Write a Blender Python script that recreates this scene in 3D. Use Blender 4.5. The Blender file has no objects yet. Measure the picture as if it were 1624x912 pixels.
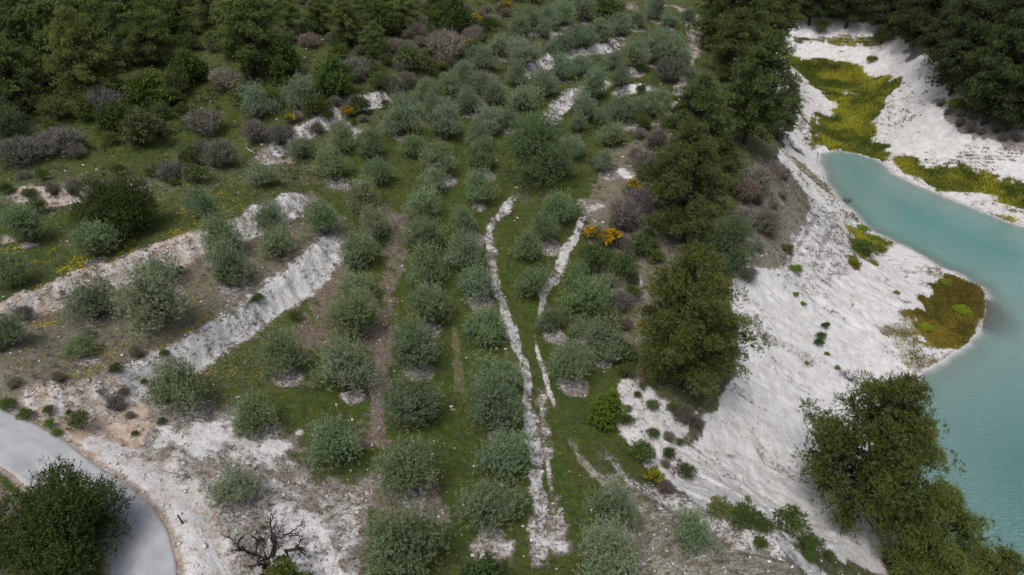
import bpy, math, random
import numpy as np
from mathutils import Vector, Matrix

random.seed(7)
RNG = np.random.default_rng(7)
SC = bpy.context.scene
COL = SC.collection

# ------------------------------------------------------------------ camera
W0, H0, F0 = 1624.0, 912.0, 1130.0
PITCH = math.radians(33.0)
CZ = 50.0
cam_d = bpy.data.cameras.new("camera")
cam_d.sensor_width = 36.0
cam_d.lens = 36.0 * F0 / W0
cam_d.clip_start = 0.5
cam_d.clip_end = 3000
cam = bpy.data.objects.new("camera", cam_d)
cam.location = (0, 0, CZ)
cam.rotation_euler = (math.pi / 2 - PITCH, 0, 0)
COL.objects.link(cam)
SC.camera = cam

# ------------------------------------------------------------------ sky, sun, exposure (overcast)
SUN_EL, SUN_AZ = math.radians(64), math.radians(-150)      # azimuth from +Y, clockwise
world = bpy.data.worlds.new("World")
SC.world = world
world.use_nodes = True
wn = world.node_tree
bg = wn.nodes["Background"]
sky = wn.nodes.new("ShaderNodeTexSky")
sky.sky_type = 'NISHITA'
sky.sun_disc = False
sky.sun_elevation = SUN_EL
sky.sun_rotation = SUN_AZ
sky.air_density = 1.0
sky.dust_density = 4.0
sky.ozone_density = 1.0
hs = wn.nodes.new("ShaderNodeHueSaturation")              # cloud cover greys the blue
hs.inputs['Saturation'].default_value = 0.5
wn.links.new(sky.outputs[0], hs.inputs['Color'])
wn.links.new(hs.outputs[0], bg.inputs['Color'])
bg.inputs['Strength'].default_value = 0.10
sun_d = bpy.data.lights.new("sun", 'SUN')
sun_d.energy = 1.5
sun_d.angle = math.radians(16)
sun_d.color = (1.0, 0.96, 0.9)
sun = bpy.data.objects.new("sun", sun_d)
sd = Vector((math.sin(SUN_AZ) * math.cos(SUN_EL), math.cos(SUN_AZ) * math.cos(SUN_EL), math.sin(SUN_EL)))
sun.rotation_euler = sd.to_track_quat('Z', 'Y').to_euler()
COL.objects.link(sun)
SC.view_settings.view_transform = 'Standard'
SC.view_settings.look = 'None'
SC.view_settings.exposure = 0.36
SC.view_settings.gamma = 1.0
SC.cycles.max_bounces = 5
SC.cycles.diffuse_bounces = 3
SC.cycles.glossy_bounces = 2
SC.cycles.transmission_bounces = 3
SC.cycles.transparent_max_bounces = 4

# ------------------------------------------------------------------ noise
TAB = np.random.default_rng(3).random((256, 256))
def vnoise(x, y, seed=0):
    x = x + seed * 17.37; y = y + seed * 9.11
    xi = np.floor(x).astype(np.int64); yi = np.floor(y).astype(np.int64)
    fx = x - xi; fy = y - yi
    fx = fx * fx * (3 - 2 * fx); fy = fy * fy * (3 - 2 * fy)
    a = TAB[xi & 255, yi & 255]; b = TAB[(xi + 1) & 255, yi & 255]
    c = TAB[xi & 255, (yi + 1) & 255]; d = TAB[(xi + 1) & 255, (yi + 1) & 255]
    return (a * (1 - fx) + b * fx) * (1 - fy) + (c * (1 - fx) + d * fx) * fy
def fbm(x, y, scale, octaves=3, seed=0):
    s = 0.0; amp = 1.0; tot = 0.0
    x = x / scale; y = y / scale
    for k in range(octaves):
        s = s + amp * vnoise(x, y, seed + k * 5)
        tot += amp; amp *= 0.5
        x, y = (x * 1.62 - y * 1.21), (x * 1.21 + y * 1.62)
    return s / tot * 2 - 1          # about -1..1
def sstep(a, b, x):
    t = np.clip((x - a) / (b - a), 0, 1)
    return t * t * (3 - 2 * t)

# ------------------------------------------------------------------ rays of the photograph's pixels
SP, CP = math.sin(PITCH), math.cos(PITCH)
def ray(px, py):
    px = np.asarray(px, float); py = np.asarray(py, float)
    u = px - W0 / 2; v = H0 / 2 - py
    return u, F0 * CP + v * SP, v * CP - F0 * SP
def onz(px, py, z):
    x, y, w = ray(px, py)
    t = (z - CZ) / w
    return x * t, y * t

# ------------------------------------------------------------------ base terrain: heights surveyed at points, thin-plate between
CTRL = [
 (700,850,11.5),(500,850,12.5),(860,850,11),(1000,860,12),(1100,800,13),(1200,860,14.6),(1325,890,15.5),(1480,960,14),
 (235,850,15),(100,760,16.2),(0,690,17.5),(350,760,14),(529,700,12.6),(655,700,11.6),(800,700,11),(920,700,10.6),(1000,720,10.9),
 (288,640,15),(100,620,17.5),(420,560,14.8),(556,540,13.6),(659,560,12.6),(780,560,11.8),(900,560,11.2),(980,600,10.8),(1100,640,9.5),
 (30,520,19),(243,510,17),(400,420,17.3),(560,420,15.5),(673,430,14.5),(760,430,13.8),(850,430,12.8),(1000,420,12),
 (100,380,19.5),(300,340,19.5),(500,320,18),(620,320,17),(750,310,16),(870,330,15),(980,320,14),
 (50,240,20.5),(250,230,20.5),(450,230,20),(600,230,19),(750,220,18),(900,220,17),(1020,230,16),
 (150,170,21.5),(400,150,22),(600,150,21),(750,140,20),(870,130,18.8),(1000,130,18.2),(1090,130,17.8),
 (100,60,25),(300,60,25),(500,60,25),(700,60,23.5),(850,50,21.5),(1000,50,20.3),(1090,50,19.6),(1200,60,18),
 (200,5,27),(400,10,26.5),(620,5,26),(850,5,23.5),(1010,5,21.5),(1100,5,20.5),(1150,8,20),
 (1200,240,15.6),(1150,170,17),(1090,400,12.5),(1170,420,10.5),(1180,480,8.5),
 (1130,700,6.5),(1075,760,9.5),(1200,760,4),(1260,850,6),(1200,600,6),(1300,500,4.5),(1420,450,2),(1250,380,8),(1330,390,3.5),(1280,300,5),(1245,260,8),
 (1300,700,2),(1330,590,2.2),
 (1350,180,1),(1330,120,2.2),(1270,95,3.5),(1400,120,3),(1300,60,8),(1400,50,10),(1250,40,9.5),(1260,10,11.5),
 (1270,190,3),(1240,100,5.5),
 (1560,190,8),(1500,240,3),(1430,180,4),(1450,120,9),(1540,145,11),(1620,150,12),(1600,60,18),(1500,60,16),(1500,275,0.8),(1620,318,0.9),(1620,240,5.5),(1700,330,2),
]
WCTRL = [(0,190,30),(-80,170,42),(0,270,58),(-150,250,80),(90,260,52),(150,210,50),(120,160,34),(200,130,36),(170,70,20),(70,215,32),(75,192,14),
 (-100,60,25),(-60,10,21),(0,0,10),(-40,-40,16),(45,-10,10),(70,-60,10),(-150,100,42),(-120,-60,30),(30,160,24),(-40,150,33),(0,-80,12),(240,20,30),(240,-120,25),
 (-200,-80,55),(-250,150,80),(250,280,80),(0,420,110),(-300,400,140),(300,450,130)]
cx, cy, cz = [], [], []
for px, py, z in CTRL:
    x, y = onz(px, py, z); cx.append(float(x)); cy.append(float(y)); cz.append(z)
for x, y, z in WCTRL:
    cx.append(x); cy.append(y); cz.append(z)
cx, cy, cz = map(np.array, (cx, cy, cz))
def tps_k(r2): return 0.5 * r2 * np.log(r2 + 1e-6)
n = len(cx)
K = tps_k((cx[:, None] - cx) ** 2 + (cy[:, None] - cy) ** 2) + np.eye(n) * 25.0
Pm = np.c_[np.ones(n), cx, cy]
A = np.block([[K, Pm], [Pm.T, np.zeros((3, 3))]])
sol = np.linalg.solve(A, np.r_[cz, 0, 0, 0])
def tps(x, y):
    out = sol[n] + sol[n + 1] * x + sol[n + 2] * y
    for i in range(n):
        out = out + sol[i] * tps_k((x - cx[i]) ** 2 + (y - cy[i]) ** 2)
    return out

class Grid:
    def __init__(s, x0, x1, y0, y1, h, fn):
        s.x0, s.y0, s.h = x0, y0, h
        s.xs = np.arange(x0, x1 + h, h); s.ys = np.arange(y0, y1 + h, h)
        X, Y = np.meshgrid(s.xs, s.ys, indexing='ij')
        s.Z = fn(X, Y)
    def __call__(s, x, y):
        u = np.clip((x - s.x0) / s.h, 0, len(s.xs) - 1.001); v = np.clip((y - s.y0) / s.h, 0, len(s.ys) - 1.001)
        i = u.astype(int); j = v.astype(int); u = u - i; v = v - j
        Z = s.Z
        return (Z[i, j] * (1 - u) + Z[i + 1, j] * u) * (1 - v) + (Z[i, j + 1] * (1 - u) + Z[i + 1, j + 1] * u) * v
BASE = Grid(-420, 420, -200, 560, 2.0, tps)

def hit(px, py, G):
    """where the photograph's rays meet the surface G"""
    px = np.atleast_1d(np.asarray(px, float)); py = np.atleast_1d(np.asarray(py, float))
    rx, ry, rz = ray(px, py)
    y = np.geomspace(14, 340, 1500)
    X = rx[:, None] / ry[:, None] * y; Z = CZ + rz[:, None] / ry[:, None] * y
    Hh = G(X, np.broadcast_to(y, X.shape))
    D = Z - Hh
    k = np.argmax(D < 0, axis=1); k = np.where(k == 0, 1, k)
    r = np.arange(len(px))
    d0 = D[r, k - 1]; d1 = D[r, k]
    f = np.clip(d0 / (d0 - d1 + 1e-9), 0, 1)
    yy = y[k - 1] + (y[k] - y[k - 1]) * f
    return rx / ry * yy, yy
def to_world(pts, G=BASE):
    p = np.array(pts, float)
    x, y = hit(p[:, 0], p[:, 1], G)
    return np.c_[x, y]

def seg_dist(P, X, Y, closed=False, reach=1e9):
    """distance, signed side (+ = to the side on the line's left hand), arc position 0..1"""
    best = np.full(X.shape, 1e9); side = np.ones(X.shape); arc = np.zeros(X.shape)
    Q = np.vstack([P, P[:1]]) if closed else P
    L = np.linalg.norm(np.diff(Q, axis=0), axis=1); cum = np.r_[0, np.cumsum(L)]
    for i in range(len(Q) - 1):
        a, b = Q[i], Q[i + 1]; e = b - a; l2 = e @ e + 1e-9
        t = np.clip(((X - a[0]) * e[0] + (Y - a[1]) * e[1]) / l2, 0, 1)
        dx = X - a[0] - t * e[0]; dy = Y - a[1] - t * e[1]
        d = np.sqrt(dx * dx + dy * dy)
        m = d < best
        best = np.where(m, d, best)
        side = np.where(m, np.where(e[0] * dy - e[1] * dx >= 0, 1.0, -1.0), side)
        arc = np.where(m, (cum[i] + t * L[i]) / cum[-1], arc)
    return best, side, arc
def inside(P, X, Y):
    r = np.zeros(X.shape, bool); j = len(P) - 1
    for i in range(len(P)):
        xi, yi = P[i]; xj, yj = P[j]
        c = ((yi > Y) != (yj > Y))
        r ^= c & (X < (xj - xi) * (Y - yi) / ((yj - yi) if yj != yi else 1e-9) + xi)
        j = i
    return r

# ------------------------------------------------------------------ lake outline (at z = 0)
SHORE_PX = [(1405,625),(1425,612),(1450,600),(1500,570),(1535,545),(1558,510),(1563,480),(1553,455),(1525,437),(1500,427),(1470,412),(1430,388),(1400,376),(1370,360),(1352,335),
 (1330,315),(1312,288),(1298,264),(1300,243),(1325,236),(1360,243),(1395,253),(1420,275),(1450,290),(1500,310),(1540,326),(1580,344),(1624,358),(1800,395),(2300,520)]
LAKE = np.array([onz(a, b, 0.0) for a, b in SHORE_PX])
LAKE = np.vstack([LAKE, [(230, 90), (230, -160), (60, -160), (44, -40), (38, 5), (33.5, 24), (32.5, 34)] , [onz(1402, 760, 0)], [onz(1390, 690, 0)]])
# fine wobble of the waterline
def wobble(P, amp, step, seed):
    out = []
    for i in range(len(P)):
        a, b = P[i], P[(i + 1) % len(P)]
        L = np.linalg.norm(b - a); k = max(1, int(L / step)) if L < 40 else 1
        nrm = np.array([-(b - a)[1], (b - a)[0]]) / (L + 1e-9)
        for q in range(k):
            p = a + (b - a) * q / k
            out.append(p + nrm * (0 if k == 1 else amp * float(fbm(p[0:1], p[1:2], 2.2, 2, seed)[0])))
    return np.array(out)
LAKE = wobble(LAKE, 0.55, 0.9, 4)

# ------------------------------------------------------------------ the lane
ROAD_PX = [(-330,560),(-160,622),(-40,672),(50,712),(82,740),(112,764),(152,788),(194,824),(220,866),(230,915),(225,1000),(190,1100)]
ROADC = to_world(ROAD_PX)
def smooth_line(P, it=3):
    for _ in range(it):
        Q = [P[0]]
        for i in range(len(P) - 1):
            Q += [P[i] * .75 + P[i + 1] * .25, P[i] * .25 + P[i + 1] * .75]
        Q.append(P[-1]); P = np.array(Q)
    return P
ROADC = smooth_line(ROADC)
ROAD_W = 3.35
_rz = BASE(ROADC[:, 0], ROADC[:, 1])
_rk = np.ones(5) / 5
_rzs = np.convolve(np.pad(_rz, 2, mode='edge'), _rk, mode='valid') - 0.12
_rc = np.r_[0, np.cumsum(np.linalg.norm(np.diff(ROADC, axis=0), axis=1))]
def road_z(arc): return np.interp(arc * _rc[-1], _rc, _rzs)

# ------------------------------------------------------------------ terrace banks: (points from photo, higher ground on the line's left hand; height, face width, marl strength, pinkness)
SHX, SHY = (float(v) for v in onz(1584, 505, 0))
BANKS = [
 ([(-60,690),(60,640),(160,628),(235,600),(300,560),(350,525),(400,492),(450,458),(500,420),(545,378),(565,366)], 2.0, 2.2, 1.0, 0.25),
 ([(-60,540),(30,500),(110,468),(180,440),(240,415),(300,392),(380,366),(430,345),(480,322),(515,300)], 1.7, 1.9, 0.85, 0.45),
 ([(-30,330),(45,312),(100,305),(170,297),(230,290),(270,284)], 1.5, 1.8, 0.8, 0.35),
 ([(400,250),(435,238),(470,215),(520,185),(548,165),(575,160),(620,150),(650,140)], 1.4, 1.8, 0.85, 0.0),
 ([(30,215),(55,205),(85,198)], 1.6, 2.4, 0.7, 0.0),
 ([(520,306),(560,292),(610,298)], 0.8, 1.0, 0.8, 0.0),
 ([(850,905),(858,850),(862,800),(852,740),(842,680),(838,620),(830,570),(806,510),(788,450),(778,400),(776,365),(800,338),(822,300)], 0.35, .78, .95, 0.0),
 ([(852,525),(862,470),(880,430),(895,400),(912,372),(920,345),(926,318)], 0.4, .66, .95, 0.0),
 ([(845,205),(872,190),(888,170),(905,152),(935,140),(985,128)], 1.3, 2.2, 1.0, 0.0),
 ([(820,125),(850,108),(880,92),(925,84),(965,76),(1000,62)], 1.3, 2.2, 1.0, 0.2),
 ([(862,72),(880,58),(905,50)], 1.1, 2.0, .95, 0.0),
 ([(960,152),(985,142),(1020,140),(1060,142)], 1.2, 1.8, .95, 0.0),
 ([(975,128),(1000,118),(1030,110)], 1.1, 1.2, 0.6, 0.0),
 ([(1000,190),(1035,192),(1068,186)], 1.4, 1.5, 0.8, 0.0),
 ([(985,16),(1005,10),(1015,2)], 1.5, 1.6, 0.7, 0.6),
 ([(1100,845),(1060,805),(1030,780),(990,752),(960,720),(930,700)], 0.5, 0.7, 0.75, 0.0),
 ([(1320,930),(1260,880),(1200,855),(1150,830),(1100,812),(1060,790),(1010,765),(985,745)], -0.8, 0.9, 0.65, 0.0),
]
BANKW = [(to_world(p), h, w, m, pk) for p, h, w, m, pk in BANKS]

def bank_eval(X, Y, want_mask=False):
    dz = np.zeros(X.shape); marl = np.zeros(X.shape); pink = np.zeros(X.shape); face = np.zeros(X.shape)
    nz = fbm(X, Y, 2.6, 3, 21) * 0.6 + fbm(X, Y, 0.7, 2, 23) * 0.28
    for P, h, w, m, pk in BANKW:
        R = 9.0
        sel = (X > P[:, 0].min() - R) & (X < P[:, 0].max() + R) & (Y > P[:, 1].min() - R) & (Y < P[:, 1].max() + R)
        if not sel.any(): continue
        x = X[sel]; y = Y[sel]
        d, s, a = seg_dist(P, x, y)
        sd_ = d * s + nz[sel] * min(1.0, w * .8)
        L = np.linalg.norm(np.diff(P, axis=0), axis=1).sum()
        if w < 1: sd_ = (sd_ + .35 * fbm(a * L, a * 0, 3.0, 2, 33)) / (.62 + .55 * (1 + fbm(a * L, a * 0 + 3, 2.6, 2, 34)))
        end = sstep(0, 4.5, a * L) * sstep(0, 4.5, (1 - a) * L)
        end = end * np.where((a <= 1e-4) | (a >= 1 - 1e-4), np.exp(-d / 1.0), 1)
        st = sstep(-w / 2, w / 2, sd_) - 0.5
        # gullies down the face
        fc = np.exp(-(sd_ / (w * .55)) ** 4)
        gul = fbm(a * L, np.zeros_like(a), 0.8, 2, 31) * fc * 0.16 * abs(h)
        dz[sel] += end * (h * st * np.exp(-np.abs(sd_) / 5.5) + gul)
        f = end * np.exp(-(np.abs(sd_) / (w * .50)) ** 4)
        torn = np.clip(.92 + .7 * fbm(a * L / .55, sd_ / 1.6, 1.0, 3, 35) + .55 * fbm(x, y, 4.0, 2, 37), 0, 1.05)
        face[sel] = np.maximum(face[sel], f * np.clip(torn * 1.25, 0, .95))
        marl[sel] = np.maximum(marl[sel], f * m * torn)
        pink[sel] = np.maximum(pink[sel], f * pk * (1 + 1.8 * sstep(-22, -30, x)) * np.clip(torn + .2, 0, 1))
        marl[sel] *= 1 - .45 * sstep(-24, -32, x) * f * (pk > 0)
    return dz, marl, pink, face

def channels(X, Y):
    n_ = np.abs(fbm(X * .30 + Y * .12 + fbm(X, Y, 5, 2, 47) * .9, Y * .9 + X * .30, 2.6, 3, 45))
    return np.clip(1 - n_ * 7, 0, 1) ** 1.5
def height(X, Y, parts=False):
    z = BASE(X, Y)
    z = z + fbm(X, Y, 9, 2, 1) * 0.35
    dz, marl, pink, face = bank_eval(X, Y)
    z = z + dz
    # ridges and rills of the bare marl slope to the lake
    d, s, a = seg_dist(LAKE, X, Y, closed=True)
    ins = inside(LAKE, X, Y)
    dl = np.where(ins, -d, d)
    sl = sstep(2, 10, dl) * sstep(45, 18, dl) * (X > 12)
    z = z + sl * (fbm(X * .8 + Y * .5, Y * .8 - X * .5, 3.2, 4, 41) * 0.24 + fbm(X * .32 + Y * .1, Y * 1.2 + X * .35, 1.5, 3, 43) * .13)
    z = z - sl * channels(X, Y) * .30
    z = z + fbm(X, Y, 2.2, 2, 7) * 0.13 + fbm(X, Y, 0.55, 2, 9) * 0.055
    up = np.minimum(np.maximum(z, 0.05 * np.maximum(dl, 0) + 0.02), 0.62 * np.maximum(dl, 0) + .012 * np.maximum(dl, 0) ** 2)
    z = np.where(ins, -np.minimum(0.28 * d, 5.0) * (1 - .8 * np.exp(-(((X - SHX) / 3.4) ** 2 + ((Y - SHY) / 5.0) ** 2) ** 1.5)), up + fbm(X, Y, .5, 2, 13) * .04 * sstep(0, 1, dl))
    # the lane is cut level
    dr, _, ar = seg_dist(ROADC, X, Y)
    k = sstep(ROAD_W / 2 + 2.6, ROAD_W / 2 + 0.35, dr)
    z = z * (1 - k) + (road_z(ar) - 0.03) * k
    if parts: return z, marl, pink, face, dl, dr
    return z

HG = Grid(-130, 170, 8, 330, 0.45, height)
def at(px, py):
    x, y = hit(px, py, HG)
    return x, y, HG(x, y)

# ------------------------------------------------------------------ ground cover map (what grows / lies where)
CH = ['grass', 'marl', 'pink', 'litter', 'moss', 'scree', 'weed', 'dry']
PATCH = [
 # (polygon in the photograph, feather in metres, cover)
 ([(-900,-20),(1160,-20),(1120,100),(600,180),(420,260),(-400,330)], 3, dict(grass=.66, dry=.5, litter=.3)),
 ([(-400,225),(0,250),(180,260),(330,235),(420,190),(450,165),(470,130),(300,120),(100,190),(-300,170)], 2, dict(grass=.80, dry=.25)),
 ([(-300,330),(0,345),(300,305),(560,280),(520,300),(380,360),(240,410),(30,490),(-300,560)], 1.2, dict(grass=.72, dry=.3, scree=.05)),
 ([(-300,560),(30,505),(240,425),(380,375),(520,312),(570,300),(560,365),(500,410),(400,480),(235,595),(60,635),(-300,700)], 1.2, dict(grass=.36, dry=.45, scree=.42, litter=.35)),
 ([(480,250),(860,150),(1000,60),(1100,40),(1100,180),(1000,240),(950,320),(820,300),(800,340),(560,310)], 2, dict(grass=.80, dry=.15)),
 ([(520,310),(820,300),(778,370),(800,500),(850,720),(850,930),(560,930),(570,780),(480,700),(400,620),(440,500),(560,375)], 1.5, dict(grass=.80, dry=.3, litter=.12)),
 ([(395,500),(470,480),(520,520),(480,600),(380,640),(330,600)], 1.5, dict(grass=.66, dry=.3)),
 ([(800,330),(930,310),(960,420),(1010,560),(1010,700),(1100,830),(1330,950),(860,950),(840,620),(780,400)], 1.2, dict(grass=.82, dry=.22)),
 ([(930,700),(1000,760),(1110,830),(1320,930),(1330,1000),(1010,1000),(1000,840),(940,760)], 1.5, dict(grass=.38, dry=.4, marl=.44, litter=.4)),
 # pale gravelly corner by the lane
 ([(-200,640),(60,650),(240,610),(330,640),(420,690),(500,760),(580,780),(575,950),(250,1000),(-200,1000)], 1.4, dict(marl=.40, scree=.35, dry=.30, grass=.14, pink=.25)),
 ([(-100,655),(60,640),(180,630),(240,650),(225,700),(140,710),(60,680),(-100,640)], .8, dict(pink=.85, dry=.2, grass=.05)),
 ([(150,700),(260,735),(310,790),(350,860),(360,1000),(270,1000),(270,860),(240,800),(180,745)], 1.2, dict(pink=.8, marl=.66)),
 ([(270,690),(330,675),(345,690),(300,710)], 1.5, dict(marl=.85)),
 ([(400,700),(470,695),(480,715),(410,725)], 1.5, dict(marl=.75)),
 ([(440,800),(520,850),(545,912),(480,950),(440,860)], 1.4, dict(marl=.62, scree=.2, dry=.1)),
 ([(-200,720),(30,740),(140,830),(180,930),(180,1100),(-200,1100)], .8, dict(grass=.35, litter=.6)),
 ([(-200,700),(0,732),(60,752),(130,800),(178,850),(186,930),(120,930),(60,800),(-100,740)], .6, dict(grass=.8, dry=.3)),
 # bare brown strips between the olive rows
 ([(478,470),(540,420),(552,470),(510,560),(480,560)], 2.0, dict(litter=.75, scree=.2, grass=.3)),
 ([(598,440),(640,430),(628,560),(600,700),(585,700),(590,560)], 1.6, dict(litter=.68, scree=.25, grass=.3)),
 ([(610,330),(650,340),(640,430),(610,420)], .8, dict(litter=.55, scree=.3, grass=.4)),
 ([(712,500),(724,500),(735,620),(722,620)], .4, dict(dry=.7, grass=.4)),
 ([(600,770),(690,760),(720,830),(600,830)], 1.0, dict(litter=.5, grass=.35)),
 # scrub strip beside the pine ridge
 ([(960,240),(1060,180),(1100,400),(1020,520),(1010,620),(990,560),(950,420),(935,330)], 1.0, dict(dry=.5, scree=.5, grass=.25, litter=.4)),
 ([(995,600),(1060,640),(1110,650),(1100,690),(1060,770),(1010,730),(980,690),(985,620)], .8, dict(marl=.72, scree=.3, grass=.12)),
 # marl slopes
 ([(1245,225),(1300,262),(1335,318),(1370,360),(1500,430),(1560,450),(1565,500),(1450,600),(1405,625),(1385,700),(1400,800),(1400,900),(1330,880),(1250,850),(1190,815),(1110,800),(1060,770),(1100,680),(1160,610),(1170,520),(1150,470),(1195,400),(1215,310)], .8, dict(marl=1.0)),
 ([(1195,270),(1240,262),(1290,320),(1320,340),(1250,420),(1195,430),(1170,400),(1190,330)], 1.2, dict(scree=.95, dry=.45, litter=.3)),
 ([(1290,320),(1330,335),(1400,380),(1410,400),(1350,430),(1300,480),(1240,450),(1250,420)], 1.0, dict(marl=.62, scree=.62)),
 ([(1180,500),(1215,520),(1290,570),(1280,580),(1210,545)], .5, dict(marl=.6, scree=.6, moss=.3)),
 ([(1345,360),(1385,375),(1405,385),(1380,410),(1350,420),(1340,385)], 1.5, dict(moss=.75, marl=.3)),
 ([(1500,435),(1520,440),(1552,457),(1562,485),(1552,520),(1525,550),(1490,562),(1460,545),(1440,515),(1470,480),(1482,455)], 1.5, dict(moss=1.0)),
 ([(1380,512),(1450,508),(1470,560),(1500,570),(1450,600),(1410,620),(1415,590),(1440,560),(1400,530)], 1.2, dict(moss=.45, marl=.75)),
 # far side of the water
 ([(1215,35),(1300,25),(1400,38),(1490,60),(1505,130),(1500,160),(1640,200),(1900,260),(1900,400),(1624,356),(1540,325),(1420,275),(1395,253),(1300,240),(1245,230),(1225,150)], .8, dict(marl=1.0)),
 ([(1245,55),(1330,62),(1400,55),(1420,62),(1400,70),(1320,68),(1260,66)], 1.0, dict(moss=.5, scree=.5, marl=.3)),
 ([(1240,82),(1290,95),(1360,100),(1415,118),(1422,138),(1398,165),(1382,190),(1398,235),(1402,258),(1360,245),(1310,238),(1283,230),(1292,200),(1325,165),(1300,140),(1270,115)], 1.5, dict(moss=1.0, grass=.38)),
 ([(1318,140),(1345,135),(1355,150),(1330,154)], 2.0, dict(marl=.7, moss=.4)),
 ([(1425,255),(1480,262),(1560,280),(1640,305),(1700,330),(1640,332),(1560,310),(1500,300),(1440,278)], 1.5, dict(moss=.95, grass=.2)),
 ([(1520,330),(1560,338),(1624,350),(1600,360),(1530,345)], .5, dict(scree=.5, moss=.5)),
 ([(1480,160),(1560,170),(1640,190),(1900,260),(1900,300),(1624,245),(1560,222),(1500,195)], 1.0, dict(scree=1.0, litter=.3)),
 ([(1440,60),(1500,20),(1900,0),(1900,200),(1640,185),(1540,160),(1490,130)], 1.5, dict(litter=.8, scree=.5)),
 ([(1225,-20),(1500,-20),(1490,30),(1400,36),(1300,22),(1230,20)], 1.5, dict(litter=.6, scree=.4)),
]
STREAK = [   # worn paths and crumbled marl lines: (points, width m, cover)
 ([(846,520),(850,545),(860,580),(870,620),(885,655)], .32, dict(marl=.85)),
 ([(900,690),(930,740),(965,770),(1000,800)], .4, dict(marl=.6, dry=.6)),
 ([(920,312),(930,330),(945,345)], 2.2, dict(marl=.8)),
 ([(975,270),(990,275),(1005,285)], 2.2, dict(marl=.95)),
 ([(1005,430),(1015,450),(1025,480)], 1.2, dict(marl=.9)),
 ([(1000,300),(1030,330),(1045,345)], .8, dict(marl=.8)),
 ([(1095,20),(1102,50),(1098,90),(1085,140),(1070,180),(1030,205)], 1.8, dict(marl=.45, pink=.55, scree=.3)),
 ([(1060,5),(1085,15),(1100,30)], 2.0, dict(pink=.6, marl=.4)),
 ([(570,880),(555,800),(590,765),(620,745)], 1.4, dict(marl=.5, scree=.4)),
 ([(750,850),(780,870),(820,880)], 2.0, dict(marl=.6, scree=.3, litter=.3)),
 ([(850,912),(858,850),(880,830),(890,890)], 1.8, dict(marl=.75)),
 ([(858,600),(862,680),(868,740),(880,800),(890,870)], .9, dict(marl=.62, grass=.4)),
 ([(1060,790),(1130,820),(1210,850),(1290,900),(1330,950)], 1.5, dict(marl=1.1)),
 ([(1280,150),(1300,180),(1290,230)], 1.2, dict(marl=.9)),
 ([(1245,90),(1275,120),(1310,150)], 1.5, dict(moss=.8, marl=.4)),
 ([(525,190),(545,205),(575,220)], 2.0, dict(marl=.7)),
 ([(420,235),(440,262)], 2.5, dict(marl=.75)),
 ([(0,385),(25,378)], 1.6, dict(pink=.8)),
 ([(1300,340),(1262,400),(1235,430)], .5, dict(weed=.55, scree=.4, marl=.5)),
 ([(1330,345),(1300,400),(1280,450)], .5, dict(weed=.6, scree=.4, marl=.5)),
 ([(1100,712),(1140,720),(1180,728),(1230,742)], .35, dict(weed=.5, marl=.8)),
 ([(1280,470),(1300,500),(1335,520)], .4, dict(weed=.45, marl=.8, moss=.2)),
 ([(1400,520),(1440,530),(1470,520)], .9, dict(moss=.7, marl=.6)),
 ([(600,700),(598,640),(605,560)], .7, dict(litter=.7, scree=.5)),
]
BARE_RINGS = []      # pale rings of spoil below some olives
PATCHW = [(to_world(p, HG), f, c) for p, f, c in PATCH]
STREAKW = [(smooth_line(to_world(p, HG), 1), w, {k: v * .84 for k, v in c.items()}) for p, w, c in STREAK]
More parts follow.
